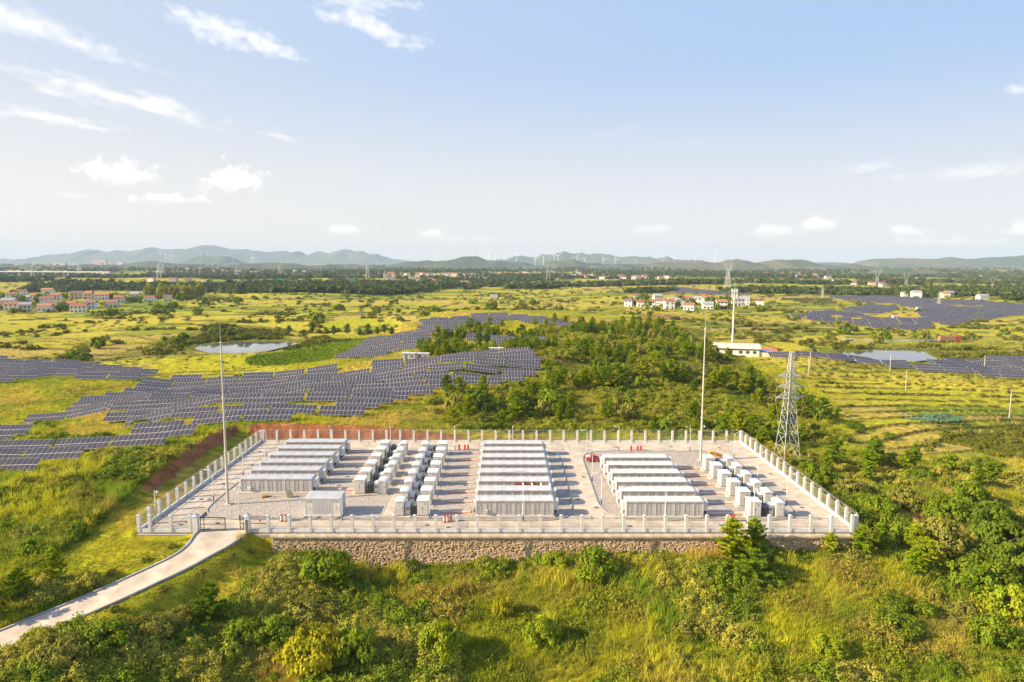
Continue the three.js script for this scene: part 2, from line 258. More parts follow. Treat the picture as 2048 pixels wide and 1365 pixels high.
// ================================================================ the compound
const concTex = noiseTex(512, 128, 0.32, 11, 5), gravTex = noiseTex(512, 16, 0.75, 5, 3), dirtTex = noiseTex(256, 64, 0.2, 9, 4), stoneTex = noiseTex(256, 32, 0.5, 21, 4);
const M = {
  conc: [0, 1, 2, 3].map((k) => mat(0.60 + 0.018 * k, 0.505 + 0.014 * k, 0.39 + 0.012 * k, 0.9, { map: concTex })),
  gravel: mat(0.52, 0.455, 0.385, 1, { map: gravTex, bumpMap: gravTex, bumpScale: 0.08 }), kerb: mat(0.40, 0.385, 0.365, 0.9, { map: concTex }), coverConc: mat(0.62, 0.53, 0.43, 0.9, { map: concTex }),
  white: mat(0.84, 0.83, 0.80, 0.55, { map: dirtTex }), cont: mat(0.80, 0.78, 0.73, 0.5, { map: dirtTex }), contRoof: mat(0.80, 0.79, 0.77, 0.5, { map: dirtTex }), door: mat(0.80, 0.76, 0.69, 0.55, { map: dirtTex }),
  cab: mat(0.72, 0.70, 0.64, 0.55, { map: dirtTex }), cabRoof: mat(0.78, 0.77, 0.75, 0.5), dark: mat(0.05, 0.06, 0.06, 0.6), grey: mat(0.16, 0.18, 0.18, 0.55), steel: mat(0.60, 0.59, 0.57, 0.5, { metalness: 0.3 }), galv: mat(0.52, 0.52, 0.51, 0.5, { metalness: 0.3 }),
  black: mat(0.02, 0.018, 0.018, 0.5), red: mat(0.50, 0.035, 0.03, 0.5), rack: mat(0.28, 0.09, 0.05, 0.6), blue: mat(0.05, 0.09, 0.32, 0.5), yellow: mat(0.72, 0.36, 0.015, 0.5), orange: mat(0.55, 0.20, 0.08, 0.7), trim: mat(0.30, 0.20, 0.13, 0.7), pole: mat(0.66, 0.60, 0.52, 0.6, { map: dirtTex }), olive: mat(0.16, 0.14, 0.05, 0.7),
};
function uvMetres(g, s) { const p = g.attributes.position, n = g.attributes.normal, uv = new Float32Array(p.count * 2); for (let i = 0; i < p.count; i++) { const ax = Math.abs(n.getX(i)), ay = Math.abs(n.getY(i)), az = Math.abs(n.getZ(i)); uv[2 * i] = (ax > ay && ax > az ? p.getZ(i) : p.getX(i)) / s; uv[2 * i + 1] = (ay >= ax && ay >= az ? p.getZ(i) : p.getY(i)) / s; } g.setAttribute('uv', new THREE.BufferAttribute(uv, 2)); return g; }
// --- concrete yard road: slabs with open joints
const yard = new THREE.Group(); yard.name = 'concrete_road'; yard.userData = { kind: 'structure', label: 'pale concrete slab road round the battery compound' }; scene.add(yard);
{
  const R = rng(5);
  const slabs = (x0, x1, z0, z1, nx, nz) => { for (let i = 0; i < nx; i++) for (let j = 0; j < nz; j++) { const a = mix(x0, x1, i / nx) + 0.03, b = mix(x0, x1, (i + 1) / nx) - 0.03, c = mix(z0, z1, j / nz) + 0.03, d = mix(z0, z1, (j + 1) / nz) - 0.03; mesh('slab', uvMetres(box(b - a, 0.3, d - c, (a + b) / 2, -0.3, (c + d) / 2), 6), M.conc[Math.floor(R() * 4)], yard); } };
  slabs(-54.6, 52.7, -103.2, -97.9, 22, 1); slabs(-54.6, 52.7, -148.9, -141.0, 22, 1); slabs(-54.6, -48.2, -141.0, -103.2, 1, 8); slabs(9.5, 17.4, -141.0, -103.2, 1, 8); slabs(44.2, 52.7, -141.0, -103.2, 1, 8);
  mesh('slab_bed', box(107.6, 0.3, 51.6, -0.95, -0.62, -123.3), M.kerb, yard);
}
function island(P, label) {
  const r = new THREE.Shape(P.map((p) => new THREE.Vector2(p[0], -p[1]))), inner = P.map((p, i) => { const a = P[(i + P.length - 1) % P.length], b = P[(i + 1) % P.length], tx = b[0] - a[0], tz = b[1] - a[1], l = Math.hypot(tx, tz), s = 0.22; const nx = -tz / l * s, nz = tx / l * s; const q = [p[0] + nx, p[1] + nz]; return inPoly(P, q[0], q[1]) ? q : [p[0] - nx, p[1] - nz]; });
  const ks = new THREE.Shape(P.map((p) => new THREE.Vector2(p[0], -p[1]))); ks.holes.push(new THREE.Path(inner.map((p) => new THREE.Vector2(p[0], -p[1]))));
  const g = new THREE.ExtrudeGeometry(r, { depth: 0.3, bevelEnabled: false }); g.rotateX(-Math.PI / 2); g.translate(0, -0.26, 0); uvMetres(g, 4);
  const o = setting('gravel_yard', g, M.gravel); o.userData.label = label;
  const k = new THREE.ExtrudeGeometry(ks, { depth: 0.4, bevelEnabled: false }); k.rotateX(-Math.PI / 2); k.translate(0, -0.25, 0); uvMetres(k, 4); mesh('kerb', k, M.kerb, o);
}
const rounded = (P, n = 3) => { let Q = P; for (let k = 0; k < n; k++) { const O = []; for (let i = 0; i < Q.length; i++) { const a = Q[i], b = Q[(i + 1) % Q.length], l = Math.hypot(b[0] - a[0], b[1] - a[1]), t = Math.min(0.25, 1.1 / l); O.push([mix(a[0], b[0], t), mix(a[1], b[1], t)], [mix(b[0], a[0], t), mix(b[1], a[1], t)]); } Q = O; } return Q; };
island(rounded([[-44.8, -102.7], [7, -102.0], [10.2, -103.8], [11, -108], [11.3, -136.5], [10, -140.8], [6, -142], [-45, -142], [-48.5, -140.2], [-48.8, -136], [-48.8, -109.5], [-48.2, -105.6]], 2), 'grey gravel yard under the left and middle container rows');
island(rounded([[18.8, -102.4], [42.8, -102.1], [46.2, -103.6], [46.9, -107], [47.0, -136], [45.6, -140.6], [43, -141.6], [19.6, -141.6], [16.6, -139.8], [15.6, -136], [15.3, -109], [16.3, -105]], 2), 'grey gravel yard under the right container rows');
// --- cable trench covers between containers and cabinets, with rust-red angle edging
const trench = (x0, x1, z, w) => { const o = setting('cable_trench', uvMetres(box(x1 - x0, 0.16, w, (x0 + x1) / 2, 0, z), 3), M.coverConc); o.userData.label = 'concrete cable trench cover between containers and cabinets'; mesh('edge_angle', merge([box(x1 - x0, 0.17, 0.06, (x0 + x1) / 2, 0.006, z + w / 2), box(x1 - x0, 0.17, 0.06, (x0 + x1) / 2, 0.006, z - w / 2)]), M.orange, o); };
for (let i = 0; i < 6; i++) { trench(-32.2, -26.6, -116.6 - 4.85 * i, 1.1); trench(-20.6, -18.6, -115.0 - 4.85 * i, 0.8); trench(32.4, 37.8, -105.2 - 4.85 * i, 1.0); }
for (let i = 0; i < 8; i++) trench(-10.2, -5.6, -105.9 - 4.85 * i, 1.1);
{ const o = setting('cable_trench', uvMetres(box(1.6, 0.14, 36, -18.6, 0, -121.5), 3), M.coverConc); o.userData.label = 'long concrete trench cover running between the two cabinet clusters'; }
{ const o = setting('cable_trench', uvMetres(box(0.5, 0.14, 33, 45.2, 0, -121), 3), M.coverConc); o.userData.label = 'long narrow trench cover along the right kerb'; }

// --- battery containers
const CL = 12.2, CD = 2.44, CH = 2.42;
const G = {};
G.contBody = uvMetres(merge([box(CL, CH, CD - 0.2, 0, 0.22, -CD / 2 - 0.08), box(CL, 0.16, 0.1, 0, 0.22, -0.05), box(CL, 0.12, 0.1, 0, 0.22 + CH - 0.12, -0.05), ...Array.from({ length: 9 }, (_, k) => box(0.11, CH - 0.28, 0.16, -CL / 2 + 0.065 + k * (CL - 0.13) / 8, 0.38, -0.06))]), 4);
{ const L = [box(CL + 0.06, 0.07, CD + 0.06, 0, 0.22 + CH, -CD / 2)]; for (let k = 0; k < 44; k++) L.push(box(0.12, 0.035, CD - 0.1, -CL / 2 + 0.16 + k * (CL - 0.32) / 43, 0.29 + CH, -CD / 2)); G.contRoof = uvMetres(merge(L), 4); }
G.contDoor = (() => { const w = (CL - 0.13) / 8 - 0.15, L = [box(w, CH - 0.32, 0.05, 0, 0.4, -0.13)]; for (let r = 0; r < 5; r++) for (const s of [-1, 1]) { L.push(box(w * 0.36, 0.20, 0.10, s * w * 0.24, 0.50 + r * 0.40, -0.10, -0.30)); L.push(box(w * 0.26, 0.07, 0.16, s * w * 0.24, 0.50 + r * 0.40 + 0.22, -0.085)); } L.push(box(0.05, 1.6, 0.1, -0.02, 0.55, -0.06)); return uvMetres(merge(L), 4); })();
G.contBase = merge([box(CL + 0.5, 0.22, CD + 0.5, 0, 0, -CD / 2)]);
G.acBody = uvMetres(merge([box(0.75, 2.0, 1.5, 0, 0.42, -CD / 2), box(0.8, 0.05, 1.56, 0, 2.42, -CD / 2)]), 4);
G.acGrille = merge([box(0.06, 0.55, 0.5, 0.375, 0.5, -CD / 2 + 0.3), box(0.5, 0.5, 0.05, 0, 0.5, -CD / 2 + 0.76)]);
G.acBox = uvMetres(merge([box(0.5, 1.9, 1.3, 0, 0.4, -CD / 2)]), 4);
G.rack = merge([box(1.25, 1.9, 0.5, 0, 0.42, -0.75), ...Array.from({ length: 6 }, (_, k) => box(1.3, 0.05, 0.6, 0, 0.5 + k * 0.33, -0.7))]);
function container(name, label, x0, z, opts = {}) {
  const g = thing(name, label, 'container', [x0 + CL / 2, 0.03, z], 0, opts.group);
  mesh('body', G.contBody, M.cont, g); mesh('roof', G.contRoof, M.contRoof, g); mesh('foundation', G.contBase, M.coverConc, g); mesh('gutter', box(CL + 0.02, 0.05, 0.05, 0, 0.22 + CH - 0.2, 0.02), M.trim, g);
  for (let k = 0; k < 8; k++) {
    const cx = -CL / 2 + 0.065 + (k + 0.5) * (CL - 0.13) / 8;
    if (opts.open && k >= 4) {
      if (k < 7) { const r = mesh('battery_rack', G.rack, M.rack, g); r.position.set(cx, 0, 0.62); }
      const d = mesh('door', G.contDoor, M.door, g); d.position.set(cx + 0.7, 0, 0.02); d.rotation.y = -Math.PI / 2 * 0.9; d.position.z += 0.7; d.userData.label = 'battery bay door standing open';
    } else { const d = mesh('door', G.contDoor, M.door, g); d.position.x = cx; }
  }
  const r = mesh('cooling_unit', G.acBody, M.white, g); r.position.x = CL / 2 + 0.39; const gr = mesh('grille', G.acGrille, M.dark, r);
  const l = mesh('cooling_unit', G.acBox, M.white, g); l.position.x = -CL / 2 - 0.26; const lg = mesh('grille', box(0.3, 0.45, 0.04, 0, 0.6, -CD / 2 + 0.66), M.grey, l);
  if (opts.jb) mesh('junction_box', box(0.6, 0.5, 0.3, -CL / 2 + 1.5, 0.75, 0.15), M.white, g);
  return g;
}
const rowWord = (i, n) => i === 0 ? 'front row' : i === n - 1 ? 'back row' : ord(i) + ' row from the front';
for (let i = 0; i < 6; i++) container('battery_container', `white battery container, ${rowWord(i, 6)} of the block by the left fence`, -45.8, -114.6 - 4.85 * i, { jb: i === 0, group: 'battery containers beside the left fence' });
for (let i = 0; i < 8; i++) container('battery_container', i === 2 ? 'white battery container with red racks showing behind its open doors' : `white battery container, ${rowWord(i, 8)} of the middle block`, -4.65, -103.7 - 4.85 * i, { jb: i === 0, open: i === 2, group: 'battery containers of the middle block' });
for (let i = 0; i < 6; i++) container('battery_container', `white battery container, ${rowWord(i, 6)} of the right block`, 18.95, -103.35 - 4.85 * i, { group: 'battery containers of the right block' });

// --- the single corrugated container by the gate
{
  const w = 5.5, d = 3.4, h = 2.75, g = thing('storage_container', 'single corrugated white container standing alone in front of the gravel yard', 'container', [-28.8, 0.25, -103.9]);
  mesh('body', uvMetres(box(w - 0.1, h, d - 0.1, 0, 0, -d / 2), 4), M.cont, g);
  const L = []; for (let k = 0; k < 12; k++) L.push(box(0.13, h - 0.3, 0.08, -1.45 + k * 0.263, 0.12, 0)); for (let k = 0; k < 3; k++) for (const s of [-1, 1]) L.push(box(0.12, 0.6, 0.07, s * 2.2 + (k - 1) * 0.28, h - 0.75, 0)); mesh('front_corrugation', merge(L), M.contRoof, g);
  const S = []; for (let k = 0; k < 12; k++) S.push(box(0.07, h - 0.3, 0.13, w / 2 - 0.03, 0.12, -0.25 - k * 0.265)); mesh('side_corrugation', merge(S), M.cont, g);
  const F = []; for (const s of [-1, 1]) for (const e of [0, 1]) F.push(box(0.14, h, 0.14, s * (w / 2 - 0.04), 0.003, -e * d + (e ? 0.05 : -0.02))); F.push(box(w + 0.08, 0.13, 0.14, 0, h - 0.13, 0), box(w + 0.08, 0.13, 0.14, 0, 0, 0.005)); mesh('frame', merge(F), M.contRoof, g);
  const T = [box(w + 0.06, 0.06, d + 0.06, 0, h, -d / 2)]; for (let k = 0; k < 20; k++) T.push(box(0.13, 0.04, d - 0.1, -w / 2 + 0.15 + k * (w - 0.3) / 19, h + 0.06, -d / 2)); mesh('roof', uvMetres(merge(T), 4), M.contRoof, g);
  for (const s of [-1, 1]) { const dr = mesh('door', box(1.1, h - 0.85, 0.06, s * 2.12, 0.13, 0), M.door, g); mesh('handle', box(0.12, 0.1, 0.06, s * 2.12, 1.1, 0.04), M.dark, dr); }
  mesh('foundation', box(w + 0.5, 0.24, d + 0.6, 0, -0.25, -d / 2), M.coverConc, g);
  for (const x of [-2.9, -0.9, 2.3]) mesh('rail', box(0.16, 0.2, 1.1, x + 0.2, -0.22, 0.85, 0, -0.35), M.grey, g);
}
// --- cabinets and transformers
G.cabA = uvMetres(merge([box(1.75, 2.35, 1.0, 0, 0.1, -0.5)]), 4); G.cabRoof = merge([box(1.9, 0.1, 1.16, 0, 2.45, -0.5), box(1.6, 0.05, 0.9, 0, 2.55, -0.5)]);
G.cabDoor = merge([box(0.78, 2.1, 0.03, -0.42, 0.22, 0.015), box(0.78, 2.1, 0.03, 0.42, 0.22, 0.015)]); G.cabHandle = merge([box(0.05, 0.22, 0.05, -0.08, 1.2, 0.05), box(0.22, 0.16, 0.05, 0.4, 1.9, 0.03)]);
G.tallBody = uvMetres(box(1.35, 2.2, 2.0, 0, 0.1, -1.0), 4);
G.tallRoof = (() => { const s = new THREE.Shape(); s.moveTo(-0.76, 0); s.lineTo(0.76, 0); s.lineTo(0.76, 0.08); s.quadraticCurveTo(0, 0.42, -0.76, 0.08); const g = new THREE.ExtrudeGeometry(s, { depth: 2.2, bevelEnabled: false, curveSegments: 6 }); g.translate(0, 2.3, -2.1); return g; })();
G.lowBody = uvMetres(merge([box(0.8, 1.6, 1.4, 0, 0.1, -0.7), box(0.9, 0.08, 1.5, 0, 1.7, -0.7)]), 4);
G.tank = merge([box(0.85, 1.35, 1.5, 0, 0.25, -0.75), box(0.95, 0.08, 1.6, 0, 1.6, -0.75), cyl(0.09, 0.09, 0.3, 0, 1.68, -0.4, 8), cyl(0.09, 0.09, 0.3, 0, 1.68, -0.75, 8), cyl(0.09, 0.09, 0.3, 0, 1.68, -1.1, 8)]);
G.fins = merge([...Array.from({ length: 8 }, (_, k) => box(0.05, 1.1, 0.22, -0.38 + k * 0.109, 0.35, 0.11)), ...Array.from({ length: 12 }, (_, k) => box(0.2, 1.1, 0.05, 0.52, 0.35, -0.1 - k * 0.12))]);
G.pad1 = box(6.6, 0.18, 3.2, 0, 0, -1.1);
function cabinet(label, x, z, group) { const g = thing('inverter_cabinet', label, 'cabinet', [x, 0.14, z], 0, group); for (const e of [0, 1]) { const b = mesh('body', G.cabA, M.cab, g); b.position.z = -e * 1.16; const r = mesh('roof', G.cabRoof, M.cabRoof, g); r.position.z = -e * 1.16; } const d = mesh('door', G.cabDoor, M.cab, g); mesh('handle', G.cabHandle, M.dark, d); mesh('plinth', box(1.85, 0.12, 2.3, 0, -0.03, -1.08), M.grey, g); return g; }
function tall(label, x, z, group) { const g = thing('switchgear_cabinet', label, 'cabinet', [x, 0.14, z], 0, group); mesh('body', G.tallBody, M.cab, g); mesh('roof', G.tallRoof, M.cabRoof, g); const d = mesh('door', box(1.1, 1.9, 0.03, 0, 0.22, 0.015), M.cab, g); mesh('handle', box(0.06, 0.2, 0.05, 0.4, 1.2, 0.05), M.dark, d); mesh('plinth', box(1.45, 0.12, 2.1, 0, -0.03, -1.0), M.grey, g); return g; }
function transformer(label, x, z, group) { const g = thing('transformer', label, 'transformer', [x, 0.14, z], 0, group); mesh('tank', G.tank, M.grey, g); mesh('cooling_fins', G.fins, M.dark, g); return g; }
function lowBox(label, x, z, group) { const g = thing('switch_box', label, 'cabinet', [x, 0.14, z], 0, group); mesh('body', G.lowBody, M.white, g); mesh('vent', box(0.5, 0.4, 0.03, 0, 0.9, 0.015), M.grey, g); return g; }
function rowPad(x0, x1, z, label) { const o = setting('equipment_plinth', uvMetres(box(x1 - x0, 0.14, 3.1, (x0 + x1) / 2, 0, z - 1.0), 4), M.coverConc); o.userData.label = label; }
for (let i = 0; i < 6; i++) {
  const z = -114.2 - 4.85 * i, w = rowWord(i, 6) + ' by the left containers', gr = 'power cabinets beside the left containers';
  rowPad(-26.6, -20.3, z, 'low concrete plinth under cabinets'); cabinet(`grey double cabinet, ${w}`, -25.2, z, gr + ', double'); transformer(`dark finned transformer, ${w}`, -23.5, z - 0.3, gr + ', transformers'); lowBox(`small white box, ${w}`, -22.45, z - 0.6, gr + ', small'); tall(`tall round-roofed cabinet, ${w}`, -21.25, z + 0.25, gr + ', tall');
}
for (let i = 0; i < 8; i++) {
  const z = -103.9 - 4.85 * i, w = rowWord(i, 8) + ' of the middle cluster', gr = 'power cabinets of the middle cluster';
  rowPad(-17.6, -11.8, z, 'low concrete plinth under cabinets'); tall(`tall round-roofed cabinet, ${w}`, -16.7, z, gr + ', tall'); lowBox(`small white box, ${w}`, -15.5, z - 0.3, gr + ', small'); transformer(`dark finned transformer, ${w}`, -14.6, z - 0.3, gr + ', transformers'); cabinet(`grey double cabinet, ${w}`, -13.1, z, gr + ', double');
}
for (let i = 0; i < 6; i++) {
  const z = -103.4 - 4.85 * i, w = rowWord(i, 6) + ' by the right fence', gr = 'power cabinets near the right fence';
  rowPad(37.9, 44.2, z, 'low concrete plinth under cabinets'); cabinet(`grey double cabinet, ${w}`, 39.4, z, gr + ', double'); transformer(`dark finned transformer, ${w}`, 41.05, z - 0.3, gr + ', transformers'); lowBox(`small white box, ${w}`, 42.0, z - 0.5, gr + ', small'); tall(`tall round-roofed cabinet, ${w}`, 43.3, z, gr + ', tall');
}
// --- perimeter fence: white posts on a low white wall, steel bars between, coiled wire on three sides
G.post = uvMetres(box(0.42, 2.55, 0.42, 0, 0, 0), 2); G.postCap = (() => { const g = new THREE.ConeGeometry(0.36, 0.16, 4); g.rotateY(Math.PI / 4); g.translate(0, 2.63, 0); return merge([g, box(0.48, 0.06, 0.48, 0, 2.5, 0)]); })(); G.spike = merge([bar([0, 2.6, 0], [-0.12, 3.0, 0], 0.015), bar([0, 2.6, 0], [0.12, 3.0, 0], 0.015)]);
const bayGeo = new Map();
function bay(len) { const k = len.toFixed(2); if (!bayGeo.has(k)) { const L = [box(len, 0.05, 0.04, 0, 0.75, 0), box(len, 0.05, 0.04, 0, 2.05, 0)], n = Math.round(len / 0.14); for (let i = 1; i < n; i++) L.push(bar([-len / 2 + i * len / n, 0.5, 0], [-len / 2 + i * len / n, 2.25, 0], 0.011, 3)); bayGeo.set(k, merge(L)); } return bayGeo.get(k); }
const barMat = mat(0.34, 0.33, 0.31, 0.5, { metalness: 0.3 });
function fence(label, A, B, stops, wire, skip) {
  const dx = B[0] - A[0], dz = B[1] - A[1], len = Math.hypot(dx, dz), turn = Math.atan2(-dz, dx), g = thing('perimeter_fence', label, 'fence', [A[0], 0, A[1]], turn);
  mesh('base_wall', uvMetres(box(len, 0.5, 0.24, len / 2, -0.05, 0), 2), M.white, g);
  stops.forEach((s, k) => {
    const p = mesh('post', G.post, M.white, g); p.position.x = s; mesh('post_cap', G.postCap, M.white, p); if (wire) mesh('wire_spike', G.spike, M.steel, p);
    if (k && !(skip && skip(k))) { const l = s - stops[k - 1] - 0.42, b = mesh('bar_panel', bay(l), barMat, g); b.position.x = (s + stops[k - 1]) / 2; }
  });
  if (wire) { const pts = []; const n = Math.round(len * 9); for (let i = 0; i <= n; i++) { const a = i / 9 * 2 * Math.PI * 2.0; const s = i / 9; pts.push(new THREE.Vector3(s, 2.78 + 0.2 * Math.sin(a) - 0.10 * Math.sin((s % 3) / 3 * Math.PI), 0.2 * Math.cos(a))); } mesh('razor_wire', new THREE.TubeGeometry(new THREE.CatmullRomCurve3(pts), n * 2, 0.014, 3), M.steel, g); }
  return g;
}
const upTo = (len, step) => { const n = Math.round(len / step), a = []; for (let k = 0; k <= n; k++) a.push(k * len / n); return a; };
fence('white posted fence along the left side of the compound', [-54.5, -98.0], [-54.5, -148.9], upTo(50.9, 3.0), true);
fence('white posted fence along the back of the compound', [-54.0, -148.9], [52.5, -148.9], upTo(106.5, 3.04), true);
fence('white posted fence along the right side of the compound', [52.6, -148.4], [52.6, -98.1], upTo(50.3, 3.0), true);
fence('short white posted fence left of the gate', [-54.0, -97.9], [-46.6, -97.9], [1.2, 4.3, 7.1], false);
fence('long white posted fence along the front above the stone wall', [-37.8, -97.9], [52.1, -97.9], [2.5, ...upTo(87.2, 3.06).slice(1).map((v) => v + 2.5)], false);
function gatePillar(x, label, plaque) { const g = thing('gate_pillar', label, 'gate pillar', [x, 0, -97.9]); mesh('shaft', uvMetres(box(0.75, 2.5, 0.75, 0, -0.1, 0), 2), M.white, g); const c = new THREE.ConeGeometry(0.62, 0.5, 4); c.rotateY(Math.PI / 4); c.translate(0, 2.72, 0); mesh('cap', merge([c, box(0.86, 0.12, 0.86, 0, 2.38, 0)]), M.white, g); if (plaque) mesh('name_plaque', box(0.36, 1.85, 0.04, -0.02, 0.15, 0.39), M.olive, g); }
gatePillar(-46.0, 'white pointed gate pillar on the left of the gateway'); gatePillar(-38.35, 'white pointed gate pillar with a dark olive plaque', true);
function gateLeaf(label, x0, x1, z, signs) {
  const w = x1 - x0, g = thing('gate_leaf', label, 'gate', [(x0 + x1) / 2, 0.06, z]);
  mesh('gate_frame', merge([box(w, 0.09, 0.08, 0, 0.05, 0), box(w, 0.09, 0.08, 0, 1.95, 0), box(w - 0.1, 0.08, 0.06, 0, 0.95, 0), ...[-w / 2 + 0.045, w / 2 - 0.045, signs ? -w / 2 + 0.55 : w / 2 - 1.05].map((x) => box(0.09, 1.95, 0.075, x, 0.07, 0))]), M.black, g);
  const n = Math.round(w / 0.15), L = []; for (let k = 1; k < n; k++) { const x = -w / 2 + k * w / n; L.push(bar([x, 0.1, 0], [x, 2.0, 0], 0.01, 3), box(0.035, 0.16, 0.035, x, 1.66, 0), box(0.035, 0.16, 0.035, x, 0.2, 0)); } mesh('gate_bars', merge(L), M.black, g);
  signs.forEach(([x, c]) => { const s = new THREE.CylinderGeometry(0.15, 0.15, 0.02, 16); s.rotateX(Math.PI / 2); s.translate(x, 1.42, 0.05); mesh('warning_disc', s, c, g); });
}
gateLeaf('black barred gate leaf closing the left half of the gateway', -45.5, -41.75, -98.2, [[0.45, M.white], [1.15, mat(0.7, 0.62, 0.2, 0.6)]]);
gateLeaf('black barred gate leaf slid back behind the plaque pillar', -39.75, -35.45, -98.5, [[-1.5, mat(0.7, 0.62, 0.2, 0.6)], [0.9, M.red]]);
{ const g = thing('barrier_tape', 'red and white tape stretched behind the left fence', 'tape', [-50.4, 0, -99.2]); mesh('tape', merge([box(6.4, 0.06, 0.02, 0, 0.95, 0)]), M.orange, g); for (const x of [-2.6, 0.6, 2.4]) mesh('flag', box(0.4, 0.16, 0.03, x, 0.88, 0.02), M.red, g); for (const x of [-3.2, 3.2]) mesh('stake', cyl(0.03, 0.03, 1.05, x, 0, 0, 6), M.steel, g); }
// --- lamps
G.lampPole = cyl(0.085, 0.05, 4.3, 0, 0.5, 0, 8); G.lampBase = cyl(0.11, 0.1, 0.9, 0, 0, 0, 8);
G.lampArm = new THREE.TubeGeometry(new THREE.QuadraticBezierCurve3(new THREE.Vector3(0, 4.75, 0), new THREE.Vector3(0, 5.5, 0), new THREE.Vector3(-0.95, 5.4, 0)), 8, 0.045, 6);
G.lampHead = (() => { const s = new THREE.SphereGeometry(0.2, 10, 6); s.scale(1.7, 0.35, 0.8); s.translate(-1.1, 5.36, 0); return s; })();
function lamp(x, z, turn, label) { const g = thing('lamp_post', label, 'lamp post', [x, 0.03, z], turn, 'lamp posts inside the compound'); mesh('pole', G.lampPole, M.white, g); mesh('base', G.lampBase, M.blue, g); mesh('arm', G.lampArm, M.white, g); mesh('lamp_head', G.lampHead, M.white, g); }
[[-49.0, -111, 0, 'beside the left road, nearest the gate'], [-49.2, -124.5, 0, 'beside the left road, second from the gate'], [-49.3, -137.5, 0, 'beside the left road near the back corner'], [-41.3, -102.4, 1.57, 'behind the plaque pillar of the gate'], [-25.4, -102.5, 1.57, 'beside the single corrugated container'], [-11.9, -102.9, 1.57, 'in front of the middle cabinet cluster'], [2.7, -102.2, 1.57, 'in front of the middle container block'], [24.8, -101.9, 1.57, 'in front of the right container block'], [38.6, -102, 1.57, 'in front of the right cabinet cluster'],
[15.9, -121.6, 0, 'left of the right containers, halfway back'], [15.9, -109.4, 0, 'left of the right containers, near front'], [16.9, -138.4, 0, 'beside the red pickup'], [46.6, -122, 3.14, 'beside the right road, halfway back'], [46.6, -108.9, 3.14, 'beside the right road, nearest the front'], [47.0, -136.4, 3.14, 'beside the right road near the back corner'],
[-37.4, -142.4, 1.57, 'behind the left containers against the red cutting'], [-24.6, -142.4, 1.57, 'behind the left cabinet cluster'], [-10.9, -142.5, 1.57, 'beside the red hydrants at the back'], [1.5, -142.4, 1.57, 'behind the middle container block'], [24.2, -142.2, 0.5, 'behind the right container block'], [39.4, -142, 0.5, 'near the tall mast at the back']].forEach(([x, z, t, l]) => lamp(x, z, t, 'slender white lamp post with blue foot ' + l));
// --- lightning masts
function mast(x, z, label) { const g = thing('lightning_mast', label, 'mast', [x, 0.03, z]); let y = 0; [[9, 0.24, 0.20], [9, 0.195, 0.15], [9, 0.145, 0.10], [4.2, 0.05, 0.012]].forEach(([h, a, b], k) => { mesh(k < 3 ? 'mast_section' : 'lightning_rod', cyl(a, b, h, 0, y, 0, 12), M.pole, g); if (k < 3) mesh('flange', cyl(b + 0.12, b + 0.12, 0.16, 0, y + h - 0.1, 0, 12), M.galv, g); y += h; }); mesh('footing', box(1.2, 0.2, 1.2, 0, -0.05, 0), M.coverConc, g); }
mast(-45.9, -109.3, 'very tall slim mast rising from the gravel near the gate'); mast(39.6, -134.6, 'very tall slim mast behind the right container block');
function cctv(x, z, label, h = 5) { const g = thing('camera_pole', label, 'camera pole', [x, 0, z]); mesh('pole', cyl(0.09, 0.07, h, 0, 0, 0, 8), M.white, g); mesh('bracket', bar([0, h - 0.2, 0], [0.4, h - 0.1, 0], 0.03), M.white, g); const s = new THREE.SphereGeometry(0.2, 10, 8); s.translate(0.42, h - 0.25, 0); mesh('camera_dome', s, M.white, g); }
cctv(-53.6, -101.2, 'white camera pole at the left front corner of the fence', 5.2); cctv(43.6, -147.6, 'white camera pole against the back fence', 4.2);
// --- fire points
function hydrant(x, z, label, white) { const g = thing('fire_hydrant', label, 'hydrant', [x, 0.03, z], 0, 'red hydrants in the compound'); mesh('body', cyl(0.2, 0.17, 0.9, 0, 0, 0, 10), white ? M.white : M.red, g); mesh('bonnet', (() => { const s = new THREE.SphereGeometry(0.22, 10, 6, 0, 6.3, 0, 1.57); s.translate(0, 0.9, 0); return s; })(), M.red, g); mesh('foot', cyl(0.28, 0.26, 0.14, 0, 0, 0, 10), M.red, g); mesh('outlet', box(0.5, 0.14, 0.14, 0, 0.55, 0), M.red, g); }
[[-34.7, -102.0, 'red and white hydrant on the left of the pair inside the gate', 1], [-34.1, -102.0, 'red and white hydrant on the right of the pair inside the gate', 1], [-9.5, -101.7, 'left red and white hydrant in front of the middle yard', 1], [-9.0, -101.7, 'right red and white hydrant in front of the middle yard', 1], [-8.5, -101.8, 'plain red hydrant in front of the middle yard', 0], [34.3, -101.7, 'left red and white hydrant in front of the right yard', 1], [34.9, -101.7, 'right red and white hydrant in front of the right yard', 1], [35.4, -101.8, 'plain red hydrant in front of the right yard', 0],
[-10.0, -142.7, 'leftmost red hydrant behind the middle cabinets', 0], [-8.8, -142.7, 'middle red hydrant behind the middle cabinets', 0], [-8.1, -142.7, 'rightmost red hydrant behind the middle cabinets', 0], [26.8, -142.0, 'leftmost red hydrant behind the right containers', 0], [28.2, -142.0, 'middle red hydrant behind the right containers', 0], [28.9, -142.0, 'rightmost red hydrant behind the right containers', 0]].forEach((a) => hydrant(...a));
